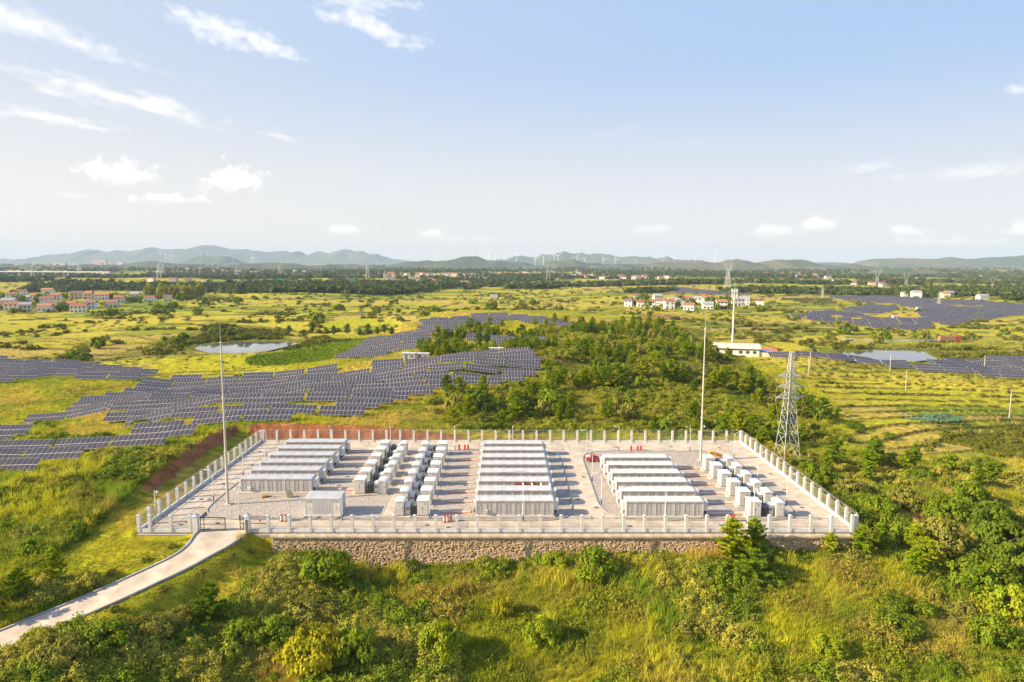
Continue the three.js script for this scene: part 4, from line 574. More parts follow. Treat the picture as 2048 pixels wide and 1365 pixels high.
[[-25.1, -90.8, 4.9, 3.6, 'broad', 'big round dark green bush tree before the stone wall'], [12.7, -90.9, 4.4, 3.3, 'broad', 'round green bush tree before the middle of the stone wall'], [-22, -74.0, 5.4, 3.6, 'yellow', 'large yellowing tree at the bottom edge of the view'], [-17.2, -74.2, 4.8, 2.8, 'broad', 'green tree beside the large yellowing tree'], [-7.5, -75.2, 4.8, 2.6, 'fresh', 'tall leafy green tree alone on the front slope'], [4.5, -78.2, 3.6, 2.1, 'fresh', 'rounded green tree in the middle of the front grass'], [-0.4, -84, 3.2, 1.4, 'yellow', 'thin pale young tree on the front slope'], [-25.3, -82.2, 3.2, 3.6, 'olive', 'wide olive bush behind the yellowing tree'], [-39.5, -79.3, 2.8, 2.1, 'olive', 'round olive bush below the access road bank'], [-27.6, -77.6, 3.4, 2.6, 'broad', 'green bush left of the yellowing tree'], [61.3, -128.5, 4.8, 2.8, 'broad', 'dark round tree just outside the right fence'], [65.1, -124.3, 3.2, 3.0, 'olive', 'olive bush beside the dark round tree'], [65.2, -88.7, 5.0, 3.8, 'broad', 'dense tree at the right edge of the thicket'], [65.6, -98, 5.6, 4.2, 'olive', 'feathery olive tree in the right thicket'], [61.7, -102.6, 4.6, 3.6, 'broad', 'dark tree outside the right fence corner'], [65, -82.9, 4.6, 3.4, 'fresh', 'bright green tree at the lower right of the thicket'], [76, -97.8, 5.8, 4.4, 'dark', 'large dark tree at the right edge of the view'], [80, -107.6, 5.2, 4.2, 'dark', 'dark tree behind the large one at the right edge'], [75.0, -111.2, 4.8, 3.8, 'broad', 'green tree in the row right of the fence'], [70.8, -116.0, 4.2, 3.2, 'olive', 'olive tree in the row right of the fence'], [64.2, -112.2, 4.4, 3.2, 'broad', 'tree near the middle of the right fence'], [58.7, -77.0, 3.8, 2.8, 'broad', 'green bush at the lower right corner of the view'], [37.9, -74.4, 2.6, 1.9, 'fresh', 'bright green bush in the right front grass'], [70.7, -90, 5.8, 4.2, 'dark', 'dark tree crowded behind the dense right tree'], [-41.7, -75.4, 3.2, 2.8, 'olive', 'olive bush beside the lower access road'], [-44.4, -72.0, 3.6, 3, 'broad', 'dark bush beside the lower access road'], [-47.8, -69.2, 3.4, 2.8, 'olive', 'olive bush at the lower left edge of the view'], [-31.6, -77.6, 2.8, 2.2, 'broad', 'low green bush before the tall pine'], [7.6, -94.6, 2.6, 2.3, 'fresh', 'leafy bush against the stone wall'], [84, -119, 4.4, 3.6, 'broad', 'tree at the far right beyond the row'], [57.5, -106.5, 3.4, 2.6, 'dark', 'dark bush pressed against the right fence']].forEach(([x, z, h, r, m, l], k) => broad(x, z, h, r, 'broad', k, LM[m], k * 2.1, l, 'leafy trees and bushes round the compound'));
// --- shrubs on the road verge
[[-47.6, -93.6], [-49.6, -90.3], [-52.6, -87.2], [-55.6, -83.4], [-36.6, -94.6], [-38.2, -91.2], [-40.4, -87.0], [-43.6, -83.0], [-47.4, -78.8]].forEach(([x, z], k) => broad(x, z, 0.8, 0.62, 'shrub', k, LM.olive, k, `small clipped brown shrub, ${ord(k % 4 + (k > 8 ? 4 : 0))} from the gate on the ${k < 4 ? 'left' : 'right'} verge`, 'clipped shrubs along the access road', 'verge_shrub', 'shrub'));
// --- the wood behind the compound and the scattered pines right of it
let pines = 0;
const inWood = (x, z) => { if (z > -153.5) return false; const a = -14 + (z + 165) * 0.18, b = 92 - (z + 165) * 0.02; if (x < a || x > b) return false; if (x < 14 && z > -256 && z < -196) return x > 15 - (z + 230) * 0.2 && x > 15; if (Math.hypot((x - 22) / 16, (z + 163) / 6) < 1) return false; if (x < 24 && z < -258 && z > -290) return true; return z > -400; };
const solarNear = (x, z, r) => tables.some((t) => Math.abs(t.x - x) < TW / 2 + r && z - t.z > -2 - r && z - t.z < 2 + r);
const woodSpots = [], whereWood = (x, z) => (z > -185 ? 'close behind the back fence' : z > -235 ? 'level with the hillside array' : z > -300 ? 'towards the low white building' : 'on its far crest') + (x < 30 ? ', left part' : x < 60 ? ', middle part' : ', right part');
for (let n = 0; n < 4200 && woodSpots.length < 365; n++) {
  const x = mix(-70, 100, RV()), z = mix(-154, -395, Math.pow(RV(), 0.8)); if (!inWood(x, z) || solarNear(x, z, 2)) continue;
  const dens = fbm(x / 22 + 50, z / 22, 2); if (dens < 0.37 || woodSpots.some((p) => Math.hypot(p[0] - x, p[1] - z) < 2.6 + Math.max(0, -z - 250) * 0.012)) continue; woodSpots.push([x, z]);
}
woodSpots.forEach(([x, z], k) => { const big = RV(); if (big < 0.76) { const h = 3.8 + RV() * 3.2, mt = pickM([LM.pine, LM.pine, LM.pine3, LM.pine2, LM.pine3]), w = whereWood(x, z); pine(x, z, h, Math.floor(RV() * 5), mt, RV() * 6, `${h > 6 ? 'tall' : h < 4.8 ? 'small' : 'middle-sized'} ${mt === LM.pine ? 'green' : mt === LM.pine2 ? 'dark green' : 'yellow-green'} pine in the wood, ${w}`, 'pines of the wood, ' + w); pines++; } else broad(x, z, 3.2 + RV() * 2.4, 1.9 + RV() * 1.4, 'mid', k, pickM([LM.broad, LM.dark, LM.olive]), RV() * 6, 'rounded leafy tree in the wood, ' + whereWood(x, z), 'leafy trees of the wood, ' + whereWood(x, z)); });
[[58, -150, 3.2], [62, -152, 3.6], [66, -136, 3.4], [70, -140, 4], [75, -137, 3.6], [79, -141, 4], [84, -138, 3.4], [88, -142, 3.8], [94, -139, 3.6], [99, -134, 3.4], [103, -128, 3.8], [97, -120, 4], [72, -131, 3.2], [92, -128, 3], [110, -132, 3.6], [83, -149, 3.2], [69, -155, 3.4]].forEach(([x, z, h], k) => pine(x, z, h * 1.45, k % 5, [LM.pine, LM.pine2][k % 2], k, `young pine in the open row right of the pylon, ${ord(k)} from the compound`, 'pines in the open row right of the pylon'));
[[-66, -392], [-78, -412], [-88, -408], [-98, -420], [-110, -416], [-122, -428], [-134, -420], [-104, -410], [-86, -424], [-72, -402]].forEach(([x, z], k) => pine(x, z, 5 + RV() * 2, k % 5, LM.pine2, k, 'small dark pine in the row beyond the far hill array', 'pines in the row beyond the far hill array'));
// --- stuff: grasses and weeds nobody could count
function tuft(seed, blades, h, w, spread, lean) { const R = rng(seed), S = triSoup(); for (let k = 0; k < blades; k++) { const a = R() * 6.28, r = spread * Math.sqrt(R()), x = Math.cos(a) * r, z = Math.sin(a) * r, hh = h * (0.55 + 0.6 * R()), la = R() * 6.28, l = lean * hh * R(), ca = Math.cos(a + 1.3) * w, sa = Math.sin(a + 1.3) * w, t = 0.78 + 0.44 * R(), c = [t * (0.95 + 0.1 * R()), t, t * (0.9 + 0.2 * R())], mx = x + Math.cos(la) * l * 0.35, mz = z + Math.sin(la) * l * 0.35; S.tri([x - ca, 0, z - sa], [x + ca, 0, z + sa], [mx + ca * 0.7, hh * 0.6, mz + sa * 0.7], c); S.tri([x - ca, 0, z - sa], [mx + ca * 0.7, hh * 0.6, mz + sa * 0.7], [mx - ca * 0.7, hh * 0.6, mz - sa * 0.7], c); S.tri([mx - ca * 0.7, hh * 0.6, mz - sa * 0.7], [mx + ca * 0.7, hh * 0.6, mz + sa * 0.7], [x + Math.cos(la) * l, hh, z + Math.sin(la) * l], c); } return S.geo(); }
function weed(seed, stems, h, spread) { const R = rng(seed), S = triSoup(); for (let k = 0; k < stems; k++) { const a = R() * 6.28, r = spread * Math.sqrt(R()), x = Math.cos(a) * r, z = Math.sin(a) * r, hh = h * (0.6 + 0.5 * R()), t = 0.8 + 0.4 * R(); for (let i = 0; i < 9; i++) { const y = hh * (0.15 + 0.85 * i / 9), d = randDir(R); leaf(S, [x + d[0] * 0.10, y, z + d[2] * 0.10], [d[0], 0.7, d[2]], 0.10, R, [t, t, t], 0.45); } } return S.geo(); }
function scatter(name, label, geos, m, spots) { // spots: [x, z, size, colour]
  const g = new THREE.Group(); g.name = name; g.userData = { kind: 'stuff', label }; scene.add(g);
  geos.forEach((geo, v) => { const mine = spots.filter((_, i) => i % geos.length === v), im = new THREE.InstancedMesh(geo, m, mine.length), M4 = new THREE.Matrix4(), q = new THREE.Quaternion(), e = new THREE.Euler(), c = new THREE.Color(); mine.forEach(([x, z, s, k, y], i) => { e.set((hash2(i, v) - 0.5) * 0.2, hash2(i, v + 9) * 6.28, (hash2(v, i) - 0.5) * 0.2); M4.compose(new THREE.Vector3(x, y, z), q.setFromEuler(e), new THREE.Vector3(s, s * (0.8 + 0.5 * hash2(i, 77)), s)); im.setMatrixAt(i, M4); im.setColorAt(i, c.setRGB(...k)); }); im.name = name === 'grass' ? 'grass_tufts' : 'leafy_tufts'; im.userData.kind = 'stuff'; im.castShadow = im.receiveShadow = true; g.add(im); });
}
const onPad = (x, z, m = 0.3) => x > PAD.x0 - m && x < PAD.x1 + m && z > PAD.z0 - m && z < PAD.z1 + 0.9;
const redCut = (x, z) => (z < -149.4 && z > -152.4 && x < -8 && x > -57) || (x < -58 && x > -62.2 && z < -112.5 && z > -150);
const GC = { yel: [1.0, 0.98, 0.06], tan: [1.10, 0.84, 0.20], grn: [0.52, 0.70, 0.05], olv: [0.62, 0.60, 0.09] };
function grassColor(x, z) { const a = fbm(x / 8 + 3, z / 8, 3), b = fbm(x / 27 + 7, z / 27 + 3, 3); let c = mix3(GC.yel, GC.tan, sstep(0.46, 0.66, b)); c = mix3(c, GC.grn, sstep(0.50, 0.68, a)); c = mix3(c, GC.olv, sstep(0.55, 0.7, fbm(x / 4, z / 4 + 20, 2)) * 0.7); const t = 0.85 + 0.3 * RV(); return [c[0] * t * 0.50, c[1] * t * 0.50, c[2] * t * 0.50]; }
const lawn = (x, z) => (x < -54 && x > -63 && z > -150 && z < -88) || (x > -62 && x < -44 && z > -98 && z < -85 && x < -40 + (z + 97) * 0.9) || (x > -54 && x < -27 && z > -97 && z < -75 && nearRoad(x, z)[0] < 10 && x > -46 - (z + 88));
{
  const near = [], tall = [], weeds = [], mid = [];
  for (let n = 0; n < 150000; n++) { const z = mix(-58, -128, Math.pow(RV(), 0.85)), x = mix(-1, 1, RV()) * (70 + (-z - 58) * 0.75); if (onPad(x, z) || nearRoad(x, z)[0] < 3.1 || redCut(x, z)) continue; const s = lawn(x, z) ? 0.34 : 0.6 + 0.7 * fbm(x / 6, z / 6 + 9, 2); near.push([x, z, s * (0.8 + 0.4 * RV()), grassColor(x, z), H(x, z) - 0.03]); }
  for (let n = 0; n < 60000; n++) { const z = mix(-58, -126, RV()), x = mix(-1, 1, RV()) * (70 + (-z - 58) * 0.75); if (onPad(x, z, 2) || nearRoad(x, z)[0] < 4.5 || redCut(x, z) || lawn(x, z)) continue; const d = fbm(x / 7 + 60, z / 7, 3); if (d < 0.50) continue; const k = sstep(0.5, 0.7, fbm(x / 15, z / 15 + 70, 2)), c = mix3([0.25, 0.29, 0.02], [0.36, 0.30, 0.05], k), t = 0.75 + 0.5 * RV(); weeds.push([x, z, 0.7 + 1.1 * (d - 0.5) * 4 * RV(), [c[0] * t, c[1] * t, c[2] * t], H(x, z) - 0.02]); }
  for (let n = 0; n < 30000; n++) { const z = mix(-58, -124, RV()), x = mix(-1, 1, RV()) * (70 + (-z - 58) * 0.75); if (onPad(x, z, 2) || nearRoad(x, z)[0] < 5 || redCut(x, z) || lawn(x, z)) continue; const d = fbm(x / 11 + 160, z / 11, 3); if (d < 0.54) continue; const c = grassColor(x, z), t = 1.05; tall.push([x, z, 1.0 + 0.6 * RV(), [c[0] * t, c[1] * t, c[2] * t], H(x, z) - 0.03]); }
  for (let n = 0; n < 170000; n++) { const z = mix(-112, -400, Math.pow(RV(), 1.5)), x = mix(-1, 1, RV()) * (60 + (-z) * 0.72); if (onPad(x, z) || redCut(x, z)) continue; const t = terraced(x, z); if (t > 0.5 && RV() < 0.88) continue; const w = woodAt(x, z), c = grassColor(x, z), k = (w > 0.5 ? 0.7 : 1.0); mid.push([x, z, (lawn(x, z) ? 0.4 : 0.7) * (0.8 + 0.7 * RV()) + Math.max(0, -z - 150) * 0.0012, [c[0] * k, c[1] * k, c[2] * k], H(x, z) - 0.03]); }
  const gm = leafMat(1, 1, 1, 0.4);
  scatter('grass', 'rough yellow-green grass covering the slopes', [tuft(1, 16, 0.75, 0.030, 0.38, 0.7), tuft(2, 16, 0.6, 0.034, 0.42, 0.9), tuft(3, 14, 0.9, 0.028, 0.34, 0.6)], gm, near.concat(mid));
  scatter('grass', 'tall dry plume grass standing in drifts', [tuft(4, 18, 1.25, 0.026, 0.3, 0.5), tuft(5, 18, 1.1, 0.028, 0.34, 0.6)], gm, tall);
  scatter('weeds', 'leafy weeds and low scrub among the grass', [weed(1, 9, 0.8, 0.42), weed(2, 8, 1.0, 0.36), weed(3, 10, 0.6, 0.5)], gm, weeds);
  console.log('grass', near.length, mid.length, tall.length, weeds.length);
}
// --- stuff: the tangled thicket of low shrubs on the slopes
{
  const th = []; for (let n = 0; n < 60000 && th.length < 5200; n++) { const z = mix(-60, -150, Math.pow(RV(), 1.3)), x = mix(-1, 1, RV()) * (64 + (-z - 58) * 0.75); if (onPad(x, z, 2.5) || nearRoad(x, z)[0] < 4.6 || redCut(x, z) || lawn(x, z) || solarNear(x, z, 3) || (x > -30 && x < 20 && z < -150)) continue; const d = fbm(x / 13 + 5, z / 10 + 144, 4) + (x < -10 && z > -92 ? 0.05 : 0) + (x > 54 && z > -118 ? 0.03 : 0) - (x > 54 && z < -118 ? 0.045 : 0) - (x > 14 && x < 56 && z > -94 ? 0.035 : 0); if (d < 0.50) continue; const t = 0.75 + 0.5 * RV(), k = fbm(x / 6 + 9, z / 6, 2); th.push([x, z, (0.45 + 0.75 * RV()) * (0.7 + Math.min(0.8, (d - 0.5) * 8)), mix3([0.18 * t, 0.24 * t, 0.018 * t], [0.38 * t, 0.35 * t, 0.05 * t], sstep(0.35, 0.65, k)), H(x, z) - 0.08]); }
  scatter('thicket', 'tangled low green shrubs covering the rough slopes', V.shrub.slice(1, 4), leafMat(1, 1, 1, 0.3), th);
  console.log('thicket', th.length);
}
// --- scrub bushes one can pick out
const scrub = []; let sf = 0, sr = 0, sl = 0; for (let n = 0; n < 14000 && scrub.length < 296; n++) { const z = mix(-62, -185, Math.pow(RV(), 1.3)), x = mix(-1, 1, RV()) * (62 + (-z - 58) * 0.75); if (onPad(x, z, 4) || nearRoad(x, z)[0] < 5.5 || redCut(x, z) || lawn(x, z) || solarNear(x, z, 4)) continue; const side = x < -55 ? 0 : x > 54 ? 1 : 2; if ((side === 0 && sl > 72) || (side === 1 && sr > 78)) continue; const d = fbm(x / 14 + 5, z / 14 + 44, 3); if (d < 0.47 || (x > -48 && x < 20 && z < -150 && z > -165) || scrub.some((p) => Math.hypot(p[0] - x, p[1] - z) < 1.7)) continue; scrub.push([x, z]); if (side === 0) sl++; else if (side === 1) sr++; else sf++; }
const tones = [[LM.olive, 'olive'], [LM.olive, 'olive'], [LM.olive, 'olive'], [LM.broad, 'green'], [LM.broad, 'green'], [LM.fresh, 'bright green'], [LM.dark, 'dark green']];
scrub.forEach(([x, z], k) => { const h = 0.8 + RV() * RV() * 1.9, [m, tone] = pickM(tones), w = x < -55 ? (z > -100 ? 'beside the access road' : 'below the left bank array') : x > 54 ? (z > -98 ? 'at the lower right' : z > -125 ? 'beside the right fence' : 'round the pylon') : z > -98 ? (x < -15 ? 'below the left end of the wall' : x < 20 ? 'below the middle of the wall' : 'below the right end of the wall') : 'behind the back fence'; broad(x, z, h, h * (0.8 + 0.6 * RV()), 'shrub', k, m, RV() * 6, `${h > 1.6 ? 'big' : h > 1.05 ? 'middling' : 'low'} ${tone} scrub bush ${w}`, 'scrub ' + w, 'scrub_bush', 'bush'); });
// ================================================================ pylons, masts, buildings, far country
function lattice(legs, levels, r, faces = true) { // legs(t) -> half width at height fraction; levels list of heights
  const Lg = [[], [], [], []], Br = []; const c = [[-1, -1], [1, -1], [1, 1], [-1, 1]];
  for (let k = 0; k + 1 < levels.length; k++) { const y0 = levels[k], y1 = levels[k + 1], a = legs(y0), b = legs(y1); c.forEach(([x, z], i) => { Lg[i].push(bar([x * a, y0, z * a], [x * b, y1, z * b], r)); const [X, Z] = c[(i + 1) % 4]; Br.push(bar([x * a, y0, z * a], [X * b, y1, Z * b], r * 0.55, 3), bar([X * a, y0, Z * a], [x * b, y1, z * b], r * 0.55, 3), bar([x * b, y1, z * b], [X * b, y1, Z * b], r * 0.55, 3)); }); }
  return [Lg.map((l) => merge(l)), merge(Br)];
}
{ // the near pylon
  const px = 60.5, pz = -142.5, g = thing('power_pylon', 'steel lattice pylon standing just outside the back right corner', 'pylon', [px, H(px, pz) - 0.1, pz], 0.2);
  const half = (y) => y < 12 ? mix(1.95, 0.92, y / 12) : mix(0.92, 0.34, (y - 12) / 11.5), [L, B] = lattice(half, [0, 3.2, 6, 8.4, 10.4, 12.1, 13.6, 14.8, 15.9, 17.1, 18.2, 19.9, 21.6, 23.5], 0.08);
  L.forEach((l) => mesh('leg', l, M.galv, g)); mesh('bracing', B, M.galv, g);
  [[13.6, 3.4], [15.9, 3.1], [18.2, 2.9]].forEach(([y, w]) => { const h = half(y), S = []; for (const s of [-1, 1]) { for (const z of [-1, 1]) S.push(bar([s * h, y, z * h], [s * w, y + 0.15, 0], 0.09), bar([s * h, y + 1.1, z * h], [s * w, y + 0.15, 0], 0.075), bar([s * (h + (w - h) * 0.5), y + 0.08, z * h * 0.5], [s * h, y + 1.1, z * h], 0.035)); S.push(bar([s * (h + (w - h) * 0.5), y + 0.08, h * 0.5], [s * (h + (w - h) * 0.5), y + 0.08, -h * 0.5], 0.035)); } mesh('crossarm', merge(S), M.galv, g); });
  const cab = mat(0.45, 0.27, 0.09, 0.7), wire = (P) => new THREE.TubeGeometry(new THREE.CatmullRomCurve3(P.map((p) => new THREE.Vector3(...p))), 14, 0.035, 4);
  [[[-2.7, 16, 0], [-3.4, 16.4, 0.3], [-3.5, 13, 0.4], [-2.4, 7.5, 0.6]], [[2.6, 13.7, 0], [4.0, 13.2, -0.3], [3.3, 11.2, 0], [1.9, 8, 0.4]], [[2.5, 16, 0], [4.2, 15.6, 0.3], [2.9, 12.6, 0.3], [1.7, 10, 0.3]]].forEach((P) => mesh('dropper_cable', wire(P), cab, g));
  for (const [x, y] of [[-3.4, 13.6], [3.4, 13.6], [-3.1, 15.9], [3.1, 15.9], [-2.9, 18.2], [2.9, 18.2]]) mesh('insulator', cyl(0.09, 0.09, 0.9, x, y - 0.8, 0, 6), M.rack, g);
  for (const [x, z] of [[-1.95, -1.95], [1.95, -1.95], [1.95, 1.95], [-1.95, 1.95]]) mesh('footing', box(0.7, 0.5, 0.7, x, -0.3, z), M.coverConc, g);
}
const farSteel = mat(0.42, 0.43, 0.44, 0.6, { metalness: 0.2 });
const farPylon = (() => { // delta-headed line pylon of 50 m
  const half = (y) => y < 30 ? mix(4.6, 1.5, y / 30) : 1.5, [L, B] = lattice(half, [0, 6, 11.5, 16.5, 21, 25.5, 30], 0.22), g = new THREE.Group(); L.forEach((l) => mesh('leg', l, farSteel, g)); mesh('bracing', B, farSteel, g);
  const S = []; for (const s of [-1, 1]) { S.push(bar([s * 1.5, 30, 0], [s * 6, 42, 0], 0.25), bar([s * 0.8, 30, 0], [s * 4.6, 42, 0], 0.2), bar([s * 6, 42, 0], [s * 4.5, 50, 0], 0.22), bar([s * 2.2, 33, 0], [s * 4, 36, 0], 0.15)); } mesh('waist', merge(S), farSteel, g);
  mesh('crossarm', merge([bar([-13, 42.5, 0], [13, 42.5, 0], 0.25), bar([-13, 42.5, 0], [-5, 45.5, 0], 0.2), bar([13, 42.5, 0], [5, 45.5, 0], 0.2), bar([-5, 45.5, 0], [5, 45.5, 0], 0.2), bar([-9, 50, 0], [9, 50, 0], 0.2), bar([-9, 50, 0], [-5.2, 46.5, 0], 0.15), bar([9, 50, 0], [5.2, 46.5, 0], 0.15)]), farSteel, g); return g; })();
[[-1314, -1911, 58, 'first from the left edge'], [-1509, -2438, 62, 'second from the left edge'], [-872, -1728, 58, 'beyond the left village'], [-915, -1835, 52, 'close behind the one beyond the left village'], [-801, -2043, 56, 'left of the middle villages'], [-726, -2203, 60, 'fifth along the far line'], [-336, -1662, 54, 'above the green road sign'], [-299, -1687, 32, 'short, just right of the one above the road sign'], [112, -1827, 56, 'in the middle of the view'], [387, -1194, 50, 'behind the telecom pole'], [396, -1215, 42, 'second behind the telecom pole'], [656, -1205, 38, 'left of the pair on the right'], [699, -1190, 33, 'right of the pair on the right'], [868, -1214, 24, 'at the far right']].forEach(([x, z, h, w]) => { const c = farPylon.clone(); c.name = numbered('line_pylon'); c.position.set(x, H(x, z) - 0.3, z); c.rotation.y = Math.atan2(x, -z) * -1 + 0.25; c.scale.setScalar(h / 50); tag(c, 'distant lattice line pylon, ' + w, 'pylon', 'distant line pylons'); scene.add(c); });
[[469, -735, 15], [412, -886, 14]].forEach(([x, z, h], k) => { const g = thing('small_pylon', ['small pylon among the distant solar arrays', 'small pale pylon left of the distant arrays'][k], 'pylon', [x, H(x, z), z]); const [L, B] = lattice((y) => mix(1.4, 0.3, y / h), [0, 3, 6, 9, 12, h], 0.14); L.forEach((l) => mesh('leg', l, M.galv, g)); mesh('bracing', B, M.galv, g); mesh('crossarm', merge([bar([-2.5, h * 0.8, 0], [2.5, h * 0.8, 0], 0.15), bar([-2, h * 0.92, 0], [2, h * 0.92, 0], 0.15)]), M.galv, g); });
// telecom pole and the low white building by it
{ const x = 118, z = -352, g = thing('telecom_pole', 'tall white telecom pole with antenna rings behind the low building', 'telecom pole', [x, H(x, z), z]); mesh('shaft', cyl(0.55, 0.3, 27, 0, 0, 0, 14), M.white, g); mesh('spire', cyl(0.08, 0.03, 5.5, 0, 27, 0, 6), M.white, g);
  for (const y of [20.5, 24, 26.4]) { const t = new THREE.TorusGeometry(1.35, 0.09, 5, 18); t.rotateX(Math.PI / 2); t.translate(0, y, 0); const p = mesh('platform_ring', t, M.white, g); for (let k = 0; k < (y > 21 ? 6 : 3); k++) { const a = k / (y > 21 ? 6 : 3) * 6.28; mesh('antenna_panel', box(0.4, 1.9, 0.2, Math.cos(a) * 1.5, y - 0.4, Math.sin(a) * 1.5, 0, -a), M.white, p); } }
  const d = mesh('microwave_dish', (() => { const c = new THREE.CylinderGeometry(0.6, 0.6, 0.3, 14); c.rotateZ(1.57); c.translate(1.9, 23, 0.4); return c; })(), mat(0.6, 0.42, 0.22, 0.6), g); }
{ const x = 106, z = -312, y = H(106, -312), g = thing('farm_building', 'long low white building with pale roof and blue eaves on the wooded hill', 'building', [x, y, z], -0.25);
  mesh('wall', box(20, 4.2, 10, 0, -0.5, 0), mat(0.70, 0.66, 0.58, 0.9), g); const s = new THREE.Shape([[-5.8, 0], [5.8, 0], [0, 1.9]].map((p) => new THREE.Vector2(...p))), r = new THREE.ExtrudeGeometry(s, { depth: 21.4, bevelEnabled: false }); r.rotateY(Math.PI / 2); r.translate(-10.7, 3.6, 0); mesh('roof', r, mat(0.66, 0.54, 0.44, 0.8), g); mesh('eaves_band', box(21.2, 0.55, 0.15, 0, 3.1, 5.2), mat(0.18, 0.34, 0.62, 0.6), g);
  mesh('door', box(2.6, 2.8, 0.1, -3, 0.1, 5.06), M.dark, g); for (const k of [2, 5, 8]) mesh('window', box(1.4, 1.2, 0.08, k, 1.4, 5.05), M.dark, g); mesh('lean_to', box(7, 0.2, 5, 12.6, 2.6, 2.6, 0, 0, -0.12), mat(0.14, 0.33, 0.72, 0.5), g); mesh('lean_to_wall', box(5.5, 2.6, 4, 12.4, -0.3, 2.4), mat(0.62, 0.58, 0.5, 0.9), g);
  const b2 = thing('red_roof_shed', 'small shed with red tiled roof right of the low white building', 'shed', [124, H(124, -318), -318], -0.3); mesh('wall', box(6, 2.6, 5, 0, -0.4, 0), mat(0.62, 0.55, 0.46, 0.9), b2); const s2 = new THREE.Shape([[-3, 0], [3, 0], [0, 1.4]].map((p) => new THREE.Vector2(...p))), r2 = new THREE.ExtrudeGeometry(s2, { depth: 7, bevelEnabled: false }); r2.rotateY(Math.PI / 2); r2.translate(-3.5, 2.2, 0); mesh('roof', r2, mat(0.40, 0.14, 0.07, 0.85), b2);
  const yardP = [[86, -296], [98, -300], [97, -284], [88, -282]]; let yy = -1e9; yardP.forEach((p) => { yy = Math.max(yy, H(...p)); }); }
// concrete poles
[[147, -245.9, 8, 'on the terraces left of the pond'], [157.1, -207.4, 9, 'on the terraces at the right edge'], [123.5, -273.2, 7, 'beside the strip of solar tables'], [161, -281.4, 7, 'in front of the pond'], [78.7, -287.5, 8, 'on the wooded hill'], [118, -262, 7, 'left of the solar strip'], [214, -300, 7, 'among the right solar block']].forEach(([x, z, h, w]) => { const g = thing('concrete_pole', 'plain concrete pole ' + w, 'pole', [x, H(x, z), z], 0, 'concrete poles'); mesh('shaft', cyl(0.17, 0.11, h, 0, -0.3, 0, 8), M.pole, g); mesh('cross_piece', box(1.2, 0.1, 0.1, 0, h - 0.8, 0), M.pole, g); });
// lotus pond
{ const S = triSoup(), R = rng(8); for (let k = 0; k < 900; k++) { const a = R() * 6.28, r = Math.sqrt(R()), x = Math.cos(a) * r * 10, z = Math.sin(a) * r * 5; if (vnoise(x / 2 + 5, z / 2) < 0.3) continue; leaf(S, [x, 0.35 + 0.4 * R(), z], [0, 2, 0.3], 0.5, R, [0.9 + 0.2 * R(), 1, 0.95], 0.9); } const o = setting('lotus_leaves', S.geo(), leafMat(0.14, 0.24, 0.15), 'stuff'); o.position.set(LOT.x, H(LOT.x, LOT.z), LOT.z); o.userData.label = 'bluish-green patch of lotus leaves in a terrace'; }
// houses
const wallC = [mat(0.76, 0.73, 0.67, 0.9), mat(0.70, 0.63, 0.54, 0.9), mat(0.60, 0.48, 0.38, 0.9), mat(0.76, 0.74, 0.70, 0.9)], roofC = [mat(0.34, 0.13, 0.075, 0.85), mat(0.28, 0.11, 0.08, 0.85), mat(0.40, 0.17, 0.08, 0.85), mat(0.22, 0.13, 0.11, 0.85), mat(0.34, 0.33, 0.33, 0.8)], winM = mat(0.05, 0.06, 0.08, 0.25);
const houseWall = box(1, 1, 1), winG = box(1, 1, 0.12), roofG = (() => { const s = new THREE.Shape([[-0.56, 0], [0.56, 0], [0.56, 0.04], [0, 1], [-0.56, 0.04]].map((p) => new THREE.Vector2(...p))), r = new THREE.ExtrudeGeometry(s, { depth: 1.08, bevelEnabled: false }); r.rotateY(Math.PI / 2); r.translate(-0.54, 0, 0); return r; })();
const RH = rng(616);
function house(x, z, w, d, h, turn, label, group, wins, wm, rm) { const g = thing('farmhouse', label, 'house', [x, H(x, z) - 0.3, z], turn, group); mesh('wall', houseWall, wm || (wins && RH() < 0.5 ? wallC[3] : pick(wallC)), g).scale.set(w, h, d); const r = mesh('roof', roofG, rm || pick(roofC), g); r.scale.set(w, 1.2 + d * 0.13, d); r.position.y = h; if (wins) { const n = Math.max(2, Math.round(w / 3.6)); for (let f = 0; f * 3.2 + 2.4 < h; f++) for (let k = 0; k < n; k++) { const q = mesh(f === 0 && k === 1 ? 'door' : 'window', winG, winM, g); const dr = f === 0 && k === 1; q.scale.set(dr ? 1.2 : 1.5, dr ? 2.2 : 1.4, 1); q.position.set(-w / 2 + (k + 0.5) * w / n, f * 3.2 + (dr ? 0.3 : 1.2), d / 2 + 0.02); } } return g; }
function pick(a) { return a[Math.floor(RH() * a.length)]; }
const HL = [[-472.7, -653], [-522, -742], [-441, -629], [-434, -646], [-431.6, -676], [-401.8, -644], [-556, -811], [-640, -890], [-660, -990], [-465, -790], [-423.8, -752], [-402.7, -701], [-441, -815], [-403, -776], [-440, -877], [-690, -980], [-508, -812], [-486, -800], [-493, -738], [-461, -640], [-455, -690], [-500, -690], [-520, -660], [-478, -715], [-540, -700], [-575, -760], [-418, -690], [-380, -770], [-505, -770]];
HL.forEach(([x, z], k) => house(x, z, 8 + RH() * 6.5, 8 + RH() * 2, 5 + RH() * 2.4, Math.atan2(-x, -z) * 0.3 + 0.15 + (RH() - 0.5) * 0.3, `two-storey tiled house in the left village, ${ord(k)} by nearness to its front edge`, 'houses of the left village', true));
const HRt = [[121.9, -657], [133, -672], [141, -660], [157.7, -703], [178.6, -743], [171.6, -786], [149.5, -640], [166, -667], [162, -622], [226, -800], [185, -638], [204.8, -675], [201.8, -640], [231, -702], [227, -656], [262, -740], [157.7, -800], [208, -770], [191, -735], [244.8, -780], [250, -720], [240, -668], [193.7, -692], [215, -720], [253.8, -690]];
